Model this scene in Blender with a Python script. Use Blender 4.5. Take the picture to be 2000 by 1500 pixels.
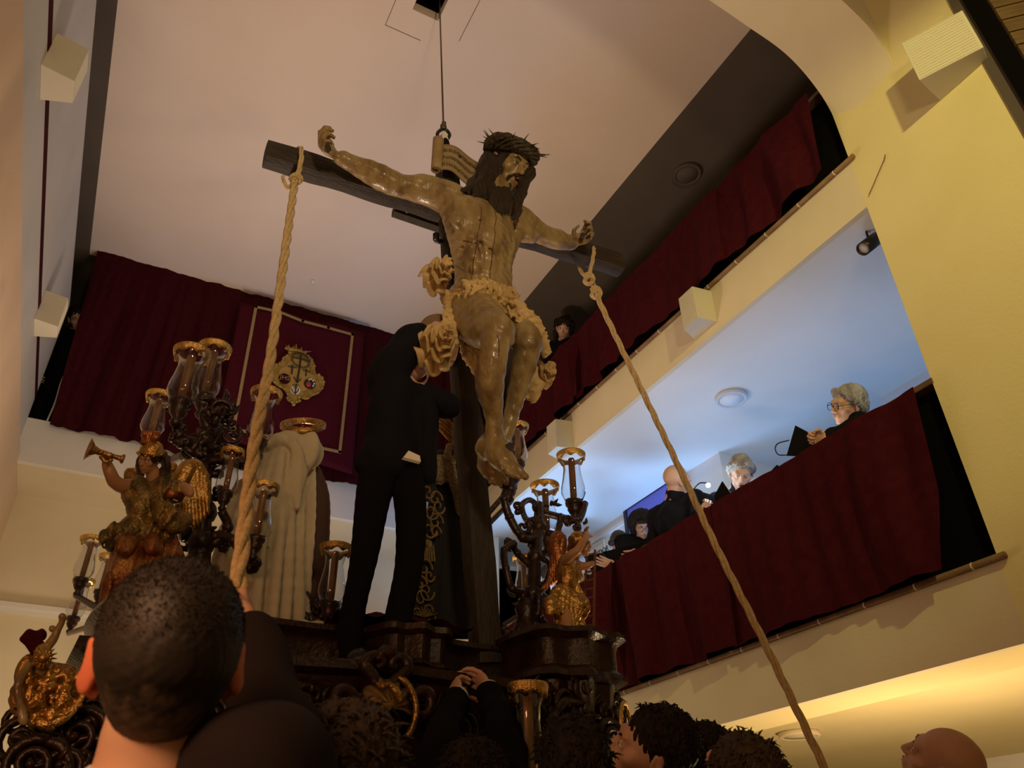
import bpy, bmesh, math, random
import numpy as np
from mathutils import Vector, Matrix, Euler, Quaternion
from mathutils import noise as mnoise
for _o in list(bpy.data.objects): bpy.data.objects.remove(_o)
SC = bpy.context.scene
COL = SC.collection
rnd = random.Random(7)
pi = math.pi
# ---- camera, world, exposure -------------------------------------------------
# everything is laid out with the camera at (0,0,0); the floor is 1.5 m below. At the end all is lifted by 1.5 m.
R = np.array([[0.886, -0.4637, -0.0174], [0.242, 0.4939, -0.8352], [0.3958, 0.7356, 0.5498]])
FPX = 1536.67
EYE = 1.5
cam = bpy.data.cameras.new('camera'); cam.sensor_width = 36.0; cam.lens = FPX / 2000 * 36
cam.clip_start = 0.02; cam.clip_end = 60
cam.dof.use_dof = True; cam.dof.focus_distance = 3.4; cam.dof.aperture_fstop = 6.5
co = bpy.data.objects.new('camera', cam); COL.objects.link(co)
m3 = Matrix((R[0], -R[1], -R[2])).transposed()
co.matrix_world = m3.to_4x4()
SC.camera = co
SC.view_settings.view_transform = 'Standard'; SC.view_settings.look = 'None'
SC.view_settings.exposure = 0.16; SC.view_settings.gamma = 1.0
SC.view_settings.use_curve_mapping = False
w = bpy.data.worlds.new('night'); SC.world = w; w.use_nodes = True
w.node_tree.nodes['Background'].inputs[0].default_value = (0.9, 0.72, 0.6, 1)
w.node_tree.nodes['Background'].inputs[1].default_value = 0.015
SC.cycles.max_bounces = 6; SC.cycles.transparent_max_bounces = 12
SC.cycles.use_denoising = True; SC.cycles.sample_clamp_indirect = 4.0

def ray(px, py):
    return R.T @ np.array([(px - 1000) / FPX, (py - 750) / FPX, 1.0])
def P(px, py, Y):
    d = ray(px, py); return Vector(d * (Y / d[1]))
def PX(px, py, X):
    d = ray(px, py); return Vector(d * (X / d[0]))
def PZ(px, py, Z):
    d = ray(px, py); return Vector(d * (Z / d[2]))
def dep(v): return float(R[2] @ np.array(v))
def mpp(v): return dep(v) / FPX            # metres per photo pixel at a point
def CD(x, y, z): return Vector(R.T @ np.array([x, y, z])).normalized()   # camera axes (right, down, away) to world

def lamp(name, kind, loc, power, color, size=0.3, target=None, spot=None, blend=0.5, sizey=None):
    l = bpy.data.lights.new(name, kind); l.energy = power; l.color = color
    if kind == 'AREA':
        l.size = size
        if sizey: l.shape = 'RECTANGLE'; l.size_y = sizey
    elif kind in ('POINT', 'SPOT'): l.shadow_soft_size = size
    if kind == 'SPOT': l.spot_size = spot; l.spot_blend = blend
    o = bpy.data.objects.new(name, l); COL.objects.link(o); o.location = loc
    if target is not None:
        o.rotation_euler = (Vector(target) - Vector(loc)).to_track_quat('-Z', 'Y').to_euler()
    return o
lamp('lamp_front_yellow', 'SPOT', (1.3, -1.2, 3.6), 250, (1, .84, .30), .06, target=(3.4, 1.5, 2.9), spot=.95, blend=.6)
lamp('lamp_ground_warm', 'POINT', (4.0, 2.9, -.3), 95, (1, .68, .36), .10)
lamp('lamp_left_warm', 'POINT', (-.45, .5, .6), 22, (1, .52, .26), .15)
lamp('lamp_hall_soft', 'SPOT', (.3, -1.6, 2.3), 260, (1, .74, .42), .25, target=(1.3, 2.6, 3.6), spot=1.5, blend=1.0)
lamp('added_ceiling_uplight', 'SPOT', (.5, 5.5, .0), 330, (1, .71, .53), .3, target=(1.1, 3.4, 5.64), spot=1.85, blend=.9)  # unseen uplight added behind the float to brighten the ceiling
lamp('lamp_back_wall', 'POINT', (.6, 6.6, .3), 60, (1, .78, .52), .3)
for _n, _p, _e in (('choir_fill_near', (4.3, 2.9, 1.8), 12), ('choir_fill_mid', (4.35, 4.1, 1.8), 20), ('choir_fill_far', (4.15, 5.3, 1.8), 62), ('choir_fill_end', (4.05, 6.5, 1.8), 105)):
    lamp(_n, 'POINT', _p, _e, (.26, .52, 1), .25)  # hidden fill points added to wash the choir ceiling blue
lamp('folder_light_a', 'POINT', PX(1600, 862, 3.60), .9, (1, .93, .86), .02)
lamp('folder_light_b', 'POINT', PX(1238, 1062, 3.78), .5, (1, .95, .95), .02)
lamp('folder_light_c', 'POINT', PX(1425, 985, 3.72), .8, (.85, .93, 1), .02)
lamp('folder_light_d', 'POINT', PX(1383, 941, 3.64), 1.6, (.55, .78, 1), .02)

# ---- materials ---------------------------------------------------------------
def mat(name, col, rough=0.6, metal=0.0, col2=None, nscale=8.0, bump=0.0, bscale=40.0, spec=0.5, ramp=(0.35, 0.65), sub=0.0,
        trans=0.0, emit=None, estr=0.0, sheen=0.0, stretch=None, coat=0.0, ior=1.45, detail=4.0, bdist=0.01):
    m = bpy.data.materials.new(name); m.use_nodes = True
    nt = m.node_tree; b = nt.nodes['Principled BSDF']
    b.inputs['Base Color'].default_value = (*col, 1); b.inputs['Roughness'].default_value = rough
    b.inputs['Metallic'].default_value = metal; b.inputs['IOR'].default_value = ior
    b.inputs['Specular IOR Level'].default_value = spec
    b.inputs['Transmission Weight'].default_value = trans
    b.inputs['Sheen Weight'].default_value = sheen
    b.inputs['Coat Weight'].default_value = coat
    b.inputs['Subsurface Weight'].default_value = sub
    if sub: b.inputs['Subsurface Scale'].default_value = 0.02; b.inputs['Subsurface Radius'].default_value = (1, .3, .15)
    if emit: b.inputs['Emission Color'].default_value = (*emit, 1); b.inputs['Emission Strength'].default_value = estr
    if col2 is not None or bump:
        tc = nt.nodes.new('ShaderNodeTexCoord'); mp = nt.nodes.new('ShaderNodeMapping')
        nt.links.new(tc.outputs['Object'], mp.inputs[0])
        if stretch: mp.inputs['Scale'].default_value = stretch
    if col2 is not None:
        n = nt.nodes.new('ShaderNodeTexNoise'); n.inputs['Scale'].default_value = nscale; n.inputs['Detail'].default_value = detail
        nt.links.new(mp.outputs[0], n.inputs['Vector'])
        r = nt.nodes.new('ShaderNodeValToRGB'); r.color_ramp.elements[0].position = ramp[0]; r.color_ramp.elements[1].position = ramp[1]
        r.color_ramp.elements[0].color = (*col, 1); r.color_ramp.elements[1].color = (*col2, 1)
        nt.links.new(n.outputs[0], r.inputs[0]); nt.links.new(r.outputs[0], b.inputs['Base Color'])
    if bump:
        n = nt.nodes.new('ShaderNodeTexNoise'); n.inputs['Scale'].default_value = bscale; n.inputs['Detail'].default_value = 3
        nt.links.new(mp.outputs[0], n.inputs['Vector'])
        bp = nt.nodes.new('ShaderNodeBump'); bp.inputs['Strength'].default_value = bump; bp.inputs['Distance'].default_value = bdist
        nt.links.new(n.outputs[0], bp.inputs['Height']); nt.links.new(bp.outputs[0], b.inputs['Normal'])
    return m
M = {}
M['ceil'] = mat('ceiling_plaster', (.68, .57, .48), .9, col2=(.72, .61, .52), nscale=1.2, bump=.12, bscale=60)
M['galceil'] = mat('gallery_ceiling_shade', (.085, .068, .054), .95, col2=(.10, .08, .063), nscale=1.5)  # darker than the main ceiling: the galleries' shade is put into the colour
M['wall'] = mat('plaster_cream', (.72, .63, .33), .9, col2=(.77, .68, .38), nscale=1.6, bump=.15, bscale=50)
M['band'] = mat('plaster_band', (.68, .60, .43), .9, col2=(.74, .66, .48), nscale=1.6, bump=.12, bscale=50)
M['white'] = mat('plaster_white', (.74, .73, .70), .9, col2=(.78, .77, .74), nscale=1.5, bump=.1, bscale=60)
M['grey'] = mat('plaster_grey', (.52, .51, .48), .9, col2=(.56, .55, .52), nscale=1.5, bump=.1, bscale=60)
M['orange'] = mat('plaster_warm_lit', (.66, .50, .34), .9, col2=(.70, .54, .38), nscale=1.5, bump=.1, bscale=60)  # warm light on the lower left wall is put into this orange
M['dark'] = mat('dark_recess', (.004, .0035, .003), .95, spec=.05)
M['floor'] = mat('floor_stone', (.12, .10, .08), .5, col2=(.16, .13, .1), nscale=3)
M['trimwood'] = mat('rail_wood', (.10, .055, .03), .45, col2=(.16, .09, .05), nscale=6, stretch=(1, 1, 8), bump=.2)
M['lip'] = mat('terracotta_lip', (.17, .095, .05), .7, col2=(.24, .14, .08), nscale=12, bump=.3, bscale=60)
M['velvet'] = mat('maroon_velvet', (.040, .0035, .0070), .85, col2=(.052, .0055, .009), nscale=20, spec=.08, bump=.1, bscale=300)
M['velvet2'] = mat('maroon_banner_cloth', (.062, .006, .014), .85, col2=(.07, .008, .016), nscale=40, spec=.08)
M['gold'] = mat('gilt_carving', (.55, .33, .10), .32, metal=.85, col2=(.30, .15, .04), nscale=22, bump=.5, bscale=90)
M['goldbright'] = mat('bright_gilding', (.85, .58, .20), .25, metal=1.0, col2=(.55, .32, .09), nscale=70, bump=.9, bscale=220, bdist=.004)
M['goldthread'] = mat('gold_embroidery', (.26, .17, .06), .6, metal=.2, col2=(.16, .10, .03), nscale=120, bump=.4, bscale=300)
M['carved'] = mat('carved_mahogany', (.014, .005, .0032), .36, col2=(.030, .010, .005), nscale=14, bump=.35, bscale=60, coat=.0)
M['crosswood'] = mat('dark_cross_timber', (.012, .008, .005), .6, col2=(.036, .021, .010), nscale=9, stretch=(1, 7, 7), bump=.7, bscale=24)
M['postwood'] = mat('dark_post_timber', (.014, .009, .005), .6, col2=(.032, .02, .010), nscale=9, stretch=(7, 7, 1), bump=.7, bscale=24)
M['rope'] = mat('hemp_rope', (.52, .38, .19), .9, col2=(.66, .50, .27), nscale=60, bump=.5, bscale=200)
M['cable'] = mat('steel_cable', (.12, .09, .07), .5, metal=.6)
M['black'] = mat('black_cloth', (.006, .0055, .007), .9, spec=.1, bump=.1, bscale=200)
M['navy'] = mat('navy_black_suit', (.009, .0085, .013), .85, spec=.1)
M['blackplastic'] = mat('black_plastic', (.01, .01, .01), .35)
M['skin'] = mat('skin', (.55, .32, .22), .5, col2=(.60, .36, .26), nscale=12, sub=.1)
M['skinred'] = mat('skin_ear', (.75, .22, .12), .5, sub=.25)
M['shirt'] = mat('white_shirt', (.80, .76, .66), .8)
M['hairdark'] = mat('dark_hair', (.008, .0055, .0045), .75, col2=(.024, .016, .011), nscale=60, stretch=(1, 1, .3), spec=.25, bump=1.0, bscale=120)
M['hairgrey'] = mat('grey_hair', (.42, .40, .38), .6, col2=(.20, .19, .18), nscale=30, stretch=(1, 1, .3), bump=.8, bscale=120)
M['hairbrown'] = mat('brown_hair', (.028, .016, .009), .6, col2=(.05, .028, .015), nscale=30, bump=.8, bscale=120)
M['glass'] = mat('clear_glass', (.95, .95, .95), .03, trans=1.0, ior=1.22, coat=.6)
M['wax'] = mat('dark_honey_wax', (.22, .10, .04), .45, col2=(.30, .15, .06), nscale=20, sub=.1)
M['speaker'] = mat('cream_speaker_box', (.60, .56, .44), .6)
M['lampring'] = mat('pale_lamp_ring', (.62, .64, .68), .5)
M['lampdisc'] = mat('pale_lamp_disc', (.80, .82, .84), .6)
M['eye'] = mat('eye_white', (.75, .72, .68), .2)
M['iris'] = mat('eye_iris', (.03, .02, .01), .15)
M['lip_s'] = mat('lips', (.40, .14, .11), .5)
M['mouth'] = mat('mouth_inside', (.03, .006, .006), .6)

# ---- object helpers ----------------------------------------------------------
def link(name, me, m=None, parent=None, smooth=False):
    o = bpy.data.objects.new(name, me); COL.objects.link(o)
    if m is not None: me.materials.append(M[m] if isinstance(m, str) else m)
    if smooth:
        me.polygons.foreach_set('use_smooth', [True] * len(me.polygons))
    if parent is not None: o.parent = parent; o.matrix_parent_inverse = parent.matrix_basis.inverted()
    return o
def tag(o, label, cat, group=None, kind=None):
    o['label'] = label; o['category'] = cat
    if group: o['group'] = group
    if kind: o['kind'] = kind
    return o
def empty(name, loc, label, cat, group=None):
    o = bpy.data.objects.new(name, None); COL.objects.link(o); o.location = loc; o.empty_display_size = .1
    return tag(o, label, cat, group)
def struct(o): o['kind'] = 'structure'; return o
class MB:
    """collects faces into one mesh"""
    def __init__(s): s.v = []; s.f = []
    def add(s, vs, fs):
        n = len(s.v); s.v += [tuple(v) for v in vs]; s.f += [tuple(i + n for i in f) for f in fs]; return s
    def box(s, a, b, M4=None):
        x0, y0, z0 = a; x1, y1, z1 = b
        vs = [Vector(q) for q in ((x0,y0,z0),(x1,y0,z0),(x1,y1,z0),(x0,y1,z0),(x0,y0,z1),(x1,y0,z1),(x1,y1,z1),(x0,y1,z1))]
        if M4 is not None: vs = [M4 @ v for v in vs]
        return s.add(vs, [(0,3,2,1),(4,5,6,7),(0,1,5,4),(1,2,6,5),(2,3,7,6),(3,0,4,7)])
    def tube(s, pts, rs, seg=8, caps=True, squash=None):
        pts = [Vector(p) for p in pts]; n = len(pts)
        if not hasattr(rs, '__len__'): rs = [rs] * n
        T = []
        for i in range(n):
            t = pts[min(i+1, n-1)] - pts[max(i-1, 0)]
            T.append(t.normalized() if t.length > 1e-9 else Vector((0,0,1)))
        N = T[0].orthogonal().normalized(); vs = []
        for i in range(n):
            if i: N = (N - T[i] * N.dot(T[i])); N = N.normalized() if N.length > 1e-6 else T[i].orthogonal().normalized()
            B = T[i].cross(N)
            for k in range(seg):
                a = 2 * pi * k / seg
                vs.append(pts[i] + (N * math.cos(a) + B * math.sin(a)) * rs[i])
        fs = [(i*seg+k, i*seg+(k+1)%seg, (i+1)*seg+(k+1)%seg, (i+1)*seg+k) for i in range(n-1) for k in range(seg)]
        if caps: fs += [tuple(range(seg))[::-1], tuple((n-1)*seg+k for k in range(seg))]
        return s.add(vs, fs)
    def lathe(s, prof, origin=(0,0,0), seg=16, axis=None, closed=False, wob=None):
        """prof: (r, z) list around an axis through origin"""
        o = Vector(origin); q = Quaternion() if axis is None else Vector((0,0,1)).rotation_difference(Vector(axis))
        vs = []
        for i, (r, z) in enumerate(prof):
            for k in range(seg):
                a = 2*pi*k/seg; rr = r; zz = z
                if wob: rr, zz = wob(i, a, r, z)
                vs.append(o + q @ Vector((rr*math.cos(a), rr*math.sin(a), zz)))
        n = len(prof)
        fs = [(i*seg+k, i*seg+(k+1)%seg, (i+1)*seg+(k+1)%seg, (i+1)*seg+k) for i in range(n-1) for k in range(seg)]
        if closed: fs += [((n-1)*seg+k, (n-1)*seg+(k+1)%seg, (k+1)%seg, k) for k in range(seg)]
        else:
            fs += [tuple(range(seg))[::-1], tuple((n-1)*seg+k for k in range(seg))]
        return s.add(vs, fs)
    def ball(s, c, r, u=8, v=6, rot=None):
        c = Vector(c); r = Vector((r, r, r)) if not hasattr(r, '__len__') else Vector(r)
        vs = []
        for i in range(v + 1):
            t = pi * i / v
            for k in range(u):
                a = 2*pi*k/u; q = Vector((math.sin(t)*math.cos(a)*r.x, math.sin(t)*math.sin(a)*r.y, math.cos(t)*r.z))
                if rot is not None: q = rot @ q
                vs.append(c + q)
        fs = [(i*u+k, (i+1)*u+k, (i+1)*u+(k+1)%u, i*u+(k+1)%u) for i in range(v) for k in range(u)]
        return s.add(vs, fs)
    def grid(s, fn, nu, nv, flip=False):
        vs = [fn(i / nu, j / nv) for j in range(nv + 1) for i in range(nu + 1)]
        fs = []
        for j in range(nv):
            for i in range(nu):
                a = j*(nu+1)+i; q = (a, a+1, a+nu+2, a+nu+1); fs.append(q[::-1] if flip else q)
        return s.add(vs, fs)
    def prism(s, poly, ext):
        """poly: list of 3D points, ext: extrusion vector"""
        poly = [Vector(p) for p in poly]; e = Vector(ext); n = len(poly)
        vs = poly + [p + e for p in poly]
        return s.add(vs, [tuple(range(n))[::-1], tuple(range(n, 2*n))] + [(i, (i+1)%n, n+(i+1)%n, n+i) for i in range(n)])
    def build(s, name, m, parent=None, smooth=False, solid=0.0):
        me = bpy.data.meshes.new(name); me.from_pydata(s.v, [], s.f)
        bm = bmesh.new(); bm.from_mesh(me); bmesh.ops.remove_doubles(bm, verts=bm.verts, dist=1e-5)
        bmesh.ops.recalc_face_normals(bm, faces=bm.faces); bm.to_mesh(me); bm.free(); me.update()
        o = link(name, me, m, parent, smooth)
        if solid:
            md = o.modifiers.new('solid', 'SOLIDIFY'); md.thickness = solid; md.offset = 0
        return o
def boxo(name, a, b, m, parent=None, bevel=0.0):
    o = MB().box(a, b).build(name, m, parent)
    if bevel:
        md = o.modifiers.new('bev', 'BEVEL'); md.width = bevel; md.segments = 2
    return o
def dup(root, loc=None, rot=None, scale=None):
    r = root.copy(); COL.objects.link(r)
    if loc is not None: r.location = loc
    if rot is not None: r.rotation_euler = rot
    if scale is not None: r.scale = (scale,) * 3 if not hasattr(scale, '__len__') else scale
    for ch in root.children:
        c = ch.copy(); COL.objects.link(c); c.parent = r
        for g in ch.children:
            d = g.copy(); COL.objects.link(d); d.parent = c
    return r
def spline(pts, n=8):
    """Catmull-Rom through points (or tuples), n samples a segment"""
    pts = [np.array(p, float) for p in pts]; q = [2*pts[0]-pts[1]] + pts + [2*pts[-1]-pts[-2]]; out = []
    for i in range(1, len(q) - 2):
        a, b, c, d = q[i-1:i+3]
        for k in range(n):
            t = k / n
            out.append(.5*((2*b)+(-a+c)*t+(2*a-5*b+4*c-d)*t*t+(-a+3*b-3*c+d)*t**3))
    out.append(pts[-1]); return out
def stube(mb, pts, rs, seg=8, n=6):
    """smooth tube: pts vectors, rs radii per point"""
    if not hasattr(rs, '__len__'): rs = [rs]*len(pts)
    s = spline([(*p, r) for p, r in zip(pts, rs)], n)
    return mb.tube([q[:3] for q in s], [max(1e-4, q[3]) for q in s], seg)

# ---- signed-distance sculpting ----------------------------------------------
class SDF:
    def __init__(s, lo, hi, h):
        s.h = h; s.o = np.array(lo, np.float32)
        n = np.maximum(4, np.ceil((np.array(hi) - np.array(lo)) / h).astype(int) + 1)
        s.ax = [s.o[i] + h * np.arange(n[i], dtype=np.float32) for i in range(3)]
        s.F = np.full(tuple(n), 1.0, np.float32); s.fr = (Matrix.Identity(3), Vector((0,0,0)), 1.0)
    def frame(s, M=None, t=None, sc=1.0):
        s.fr = (M if M is not None else Matrix.Identity(3), Vector(t) if t is not None else Vector((0,0,0)), sc)
    def W(s, p): return s.fr[0] @ (Vector(p) * s.fr[2]) + s.fr[1]
    def _win(s, lo, hi):
        sl = []; ax = []
        for i in range(3):
            a = int(max(0, math.floor((lo[i] - s.o[i]) / s.h))); b = int(min(len(s.ax[i]), math.ceil((hi[i] - s.o[i]) / s.h) + 1))
            if b <= a: return None
            sl.append(slice(a, b)); ax.append(s.ax[i][a:b])
        return tuple(sl), ax[0][:, None, None], ax[1][None, :, None], ax[2][None, None, :]
    def _mix(s, sl, d, k, sub):
        F = s.F[sl]
        if sub:
            d = -d
            h = np.clip(.5 - .5*(F - d)/k, 0, 1) if k else 0
            s.F[sl] = (F*(1-h) + d*h + k*h*(1-h)) if k else np.maximum(F, d)
        elif k:
            h = np.clip(.5 + .5*(F - d)/k, 0, 1); s.F[sl] = F*(1-h) + d*h - k*h*(1-h)
        else: s.F[sl] = np.minimum(F, d)
    def cap(s, a, b, ra, rb=None, k=.02, sub=False):
        if rb is None: rb = ra
        sc = s.fr[2]; a = s.W(a); b = s.W(b); ra *= sc; rb *= sc; k *= sc; m = max(ra, rb) + 2*k + 3*s.h
        w = s._win([min(a[i], b[i]) - m for i in range(3)], [max(a[i], b[i]) + m for i in range(3)])
        if w is None: return s
        sl, X, Y, Z = w; d = b - a; L = max(d.length_squared, 1e-12)
        t = np.clip(((X-a.x)*d.x + (Y-a.y)*d.y + (Z-a.z)*d.z)/L, 0, 1)
        q = np.sqrt((X-a.x-t*d.x)**2 + (Y-a.y-t*d.y)**2 + (Z-a.z-t*d.z)**2) - (ra + (rb-ra)*t)
        s._mix(sl, q, k, sub); return s
    def path(s, pts, rs, k=.02, n=4):
        sp = spline([(*p, r) for p, r in zip(pts, rs)], n)
        for q, r in zip(sp[:-1], sp[1:]): s.cap(q[:3], r[:3], q[3], r[3], k)
        return s
    def ell(s, c, r, k=.02, sub=False, rot=None):
        sc = s.fr[2]; c = s.W(c); r = [x*sc for x in (r if hasattr(r, '__len__') else (r, r, r))]; k *= sc
        Mx = s.fr[0] @ (rot if rot is not None else Matrix.Identity(3))
        m = max(r) + 2*k + 3*s.h
        w = s._win([c[i]-m for i in range(3)], [c[i]+m for i in range(3)])
        if w is None: return s
        sl, X, Y, Z = w; X = X-c.x; Y = Y-c.y; Z = Z-c.z
        g = [X*Mx[0][i] + Y*Mx[1][i] + Z*Mx[2][i] for i in range(3)]
        k0 = np.sqrt(sum((g[i]/r[i])**2 for i in range(3))); k1 = np.sqrt(sum((g[i]/r[i]**2)**2 for i in range(3)))
        s._mix(sl, k0*(k0-1)/np.maximum(k1, 1e-6), k, sub); return s
    def disp(s, fn):
        """fn(X,Y,Z) added to the field near the surface"""
        idx = np.nonzero(np.abs(s.F) < .06)
        s.F[idx] += fn(s.ax[0][idx[0]], s.ax[1][idx[1]], s.ax[2][idx[2]]).astype(np.float32); return s
    def mesh(s, name, m, parent=None):
        F = s.F; F = np.where(F == 0, 1e-7, F)
        for i in range(3):   # close at the borders
            for e in (0, -1):
                ix = [slice(None)]*3; ix[i] = e; F[tuple(ix)] = np.maximum(F[tuple(ix)], s.h*.5)
        S = F < 0
        c8 = [(0,0,0),(1,0,0),(0,1,0),(1,1,0),(0,0,1),(1,0,1),(0,1,1),(1,1,1)]
        n = np.array(F.shape)
        cnt = sum(S[a:n[0]-1+a, b:n[1]-1+b, c:n[2]-1+c].astype(np.int8) for a, b, c in c8)
        act = np.nonzero((cnt > 0) & (cnt < 8)); A = np.array(act)
        vals = [F[A[0]+a, A[1]+b, A[2]+c] for a, b, c in c8]
        acc = np.zeros((A.shape[1], 3)); num = np.zeros(A.shape[1])
        for i in range(8):
            for ax in range(3):
                if c8[i][ax]: continue
                j = i + (1, 2, 4)[ax]; va, vb = vals[i], vals[j]; mk = (va < 0) != (vb < 0)
                t = np.where(mk, va/np.where(mk, va-vb, 1), 0)
                p = np.tile(np.array(c8[i], float), (len(t), 1)); p[:, ax] += t
                acc += p*mk[:, None]; num += mk
        V = s.o + s.h*(A.T + acc/num[:, None])
        I = np.full(tuple(n-1), -1, np.int64); I[act] = np.arange(A.shape[1])
        Q = []
        for ax in range(3):
            u, v = [(1,2),(2,0),(0,1)][ax]
            sa = [slice(1, n[i]-1) for i in range(3)]; sa[ax] = slice(0, n[ax]-1); sb = list(sa); sb[ax] = slice(1, n[ax])
            f0, f1 = S[tuple(sa)], S[tuple(sb)]; E = np.array(np.nonzero(f0 != f1)); 
            inside = f0[tuple(E)]
            off = np.array([1,1,1]); off[ax] = 0; E = E + off[:, None]
            def cell(du, dv):
                C = E.copy(); C[u] -= du; C[v] -= dv; return I[C[0], C[1], C[2]]
            q = np.stack([cell(1,1), cell(0,1), cell(0,0), cell(1,0)], 1)
            q[~inside] = q[~inside][:, ::-1]; Q.append(q)
        Q = np.concatenate(Q); Q = Q[(Q >= 0).all(1)]
        me = bpy.data.meshes.new(name)
        me.vertices.add(len(V)); me.vertices.foreach_set('co', V.astype(np.float32).ravel())
        me.loops.add(Q.size); me.loops.foreach_set('vertex_index', Q.astype(np.int32).ravel())
        me.polygons.add(len(Q)); me.polygons.foreach_set('loop_start', np.arange(0, Q.size, 4, dtype=np.int32))
        me.update(calc_edges=True); me.validate()
        return link(name, me, m, parent, True)
def fold(X, Y, Z, a, f, seed=0, warp=.35):
    """wandering ridges used for carved drapery"""
    s = seed*1.7
    w = np.sin(X*f*.31+s)+np.sin(Y*f*.27+2*s)+np.sin(Z*f*.23+3*s)
    return a*np.sin((X*.9+Y*.6+.25*Z)*f + w*warp*6 + s)

# ---- the room ----------------------------------------------------------------
XR, XL, YB, ZC, YA = 3.4, -.97, 7.26, 5.64, 1.906
struct(boxo('floor', (-6, -3, -1.6), (9, 10, -1.5), 'floor'))
# main ceiling with its square hatch
hx0, hx1, hy0, hy1 = 1.0, 1.21, 3.10, 3.32
mb = MB()
mb.box((XL, -1, ZC), (hx0, YB+.05, ZC+.1)).box((hx1, -1, ZC), (XR, YB+.05, ZC+.1)).box((hx0, -1, ZC), (hx1, hy0, ZC+.1)).box((hx0, hy1, ZC), (hx1, YB+.05, ZC+.1))
main_ceiling = struct(mb.build('ceiling', 'ceil'))
mb = MB()
mb.box((hx0-.01, hy0-.01, ZC+.4), (hx1+.01, hy1+.01, ZC+.42))
for a, b in (((hx0-.02,hy0-.02,ZC+.1),(hx0,hy1+.02,ZC+.42)), ((hx1,hy0-.02,ZC+.1),(hx1+.02,hy1+.02,ZC+.42)), ((hx0,hy0-.02,ZC+.1),(hx1,hy0,ZC+.42)), ((hx0,hy1,ZC+.1),(hx1,hy1+.02,ZC+.42))): mb.box(a, b)
hatch = mb.build('ceiling_hatch', 'dark'); tag(hatch, 'square black hatch opening in the ceiling that the cable drops from', 'hatch')
mb = MB(); t = .004
for a, b in (((.86,2.95),(.86+t,3.53)), ((.86,3.53),(1.15,3.53+t)), ((1.42,2.9),(1.42+t,3.40)), ((1.12,2.95),(1.12+t,3.05))):
    mb.box((a[0], a[1], ZC-.002), (b[0], b[1], ZC+.001))
mb.build('access_panel_joint', 'galceil', main_ceiling)
sp = MB().lathe([(.012,0),(.02,-.012),(.014,-.035),(.004,-.045)], (1.19, 6.69, ZC), 10).build('ceiling_sensor', 'lampdisc')
tag(sp, 'tiny pale sensor alone on the bare ceiling left of the cross', 'sensor')
# gallery ceilings
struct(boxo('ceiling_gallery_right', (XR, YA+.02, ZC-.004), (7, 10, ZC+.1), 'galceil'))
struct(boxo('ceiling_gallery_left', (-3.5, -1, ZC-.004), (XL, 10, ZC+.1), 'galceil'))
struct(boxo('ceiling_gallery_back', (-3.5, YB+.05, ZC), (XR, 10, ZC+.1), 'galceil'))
# slabs and bands
def slab(z0, z1, nm, inner):
    b = boxo('trim_1', (XR, YA, z0), (XR+.04, YB, z1), 'band'); b.name = 'trim_%d' % nm; struct(b)
    return b
slab(3.35, 3.74, 1, .04)
struct(boxo('ceiling_middle_gallery', (XR+.04, YA-.6, 3.35), (7.2, 10, 3.72), 'white'))
slab(.85, 1.21, 2, .04)
struct(boxo('trim_3', (XR+.04, YA-1.5, .85), (3.77, YB, 1.19), 'wall'))
struct(boxo('ceiling_ground_right', (3.77, YA-1.5, .95), (8, 10, 1.17), 'wall'))
# right wall near the camera (full height), and the lower far part below the first slab
struct(boxo('wall_right', (XR, .93, -1.5), (XR+.3, YA, 5.6), 'wall'))
struct(boxo('wall_right_back', (XR, YB, -1.5), (XR+.3, 8.0, 3.74), 'white'))
# terracotta lips under the hangings
def lipbar(nm, z, y0, y1):
    o = MB().tube([(XR-.02, y0, z), (XR-.02, y1, z)], .016, 10).build(nm, 'lip', None, True); struct(o)
    for k in range(int((y1-y0)/.3)):
        MB().lathe([(.0165,0),(.0175,.004),(.0165,.008)], (XR-.02, y0+.3*k+.15, z), 10, axis=(0,1,0)).build('tile_joint', 'band', o)
    return o
lipbar('trim_4', 3.735, 1.86, 6.0); lipbar('trim_5', 1.205, 1.86, 6.0)
# handrails
def rail(nm, z, y0, y1, x=XR, m='trimwood'):
    o = boxo(nm, (x-.005, y0, z), (x+.06, y1, z+.035), m, bevel=.006); struct(o)
    p = boxo('rail_highlight', (x+.005, y0, z+.035), (x+.02, y1, z+.038), 'grey', o); return o  # pale strip drawn as the highlight along the rail
rail('trim_6', 2.115, 1.90, YB); rail('trim_7', 4.44, 1.90, YB)
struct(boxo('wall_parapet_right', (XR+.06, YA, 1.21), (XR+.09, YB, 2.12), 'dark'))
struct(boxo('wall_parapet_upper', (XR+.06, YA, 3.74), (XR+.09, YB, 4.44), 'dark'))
# arch: intrados that grows out of the right wall, between Y=1.906 and 1.45
prof = spline([(XR, 3.76), (3.402, 4.0), (3.398, 4.19), (3.345, 4.375), (3.225, 4.56), (3.07, 4.67), (2.80, 4.735), (2.51, 4.80), (1.8, 4.93), (.9, 5.02), (-.97, 5.06)], 6)
prof2 = spline([(XR, 3.9), (3.40, 4.1), (3.362, 4.30), (3.285, 4.46), (3.11, 4.60), (2.9, 4.70), (2.6, 4.80), (2.3, 4.87), (1.6, 4.97), (.7, 5.04), (-.97, 5.08)], 6)
mb = MB(); n = len(prof)
vs = []
for k in range(9):
    t = k/8
    for a, b in zip(prof, prof2): q = a*(1-t)+b*t; vs.append((q[0], YA+(1.45-YA)*t, q[1]))
fs = [(k*n+i, k*n+i+1, (k+1)*n+i+1, (k+1)*n+i) for k in range(8) for i in range(n-1)]
m0 = len(vs)
vs += [(a[0], YA, 5.64) for a in prof] + [(b[0], 1.45, 5.64) for b in prof2]
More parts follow.
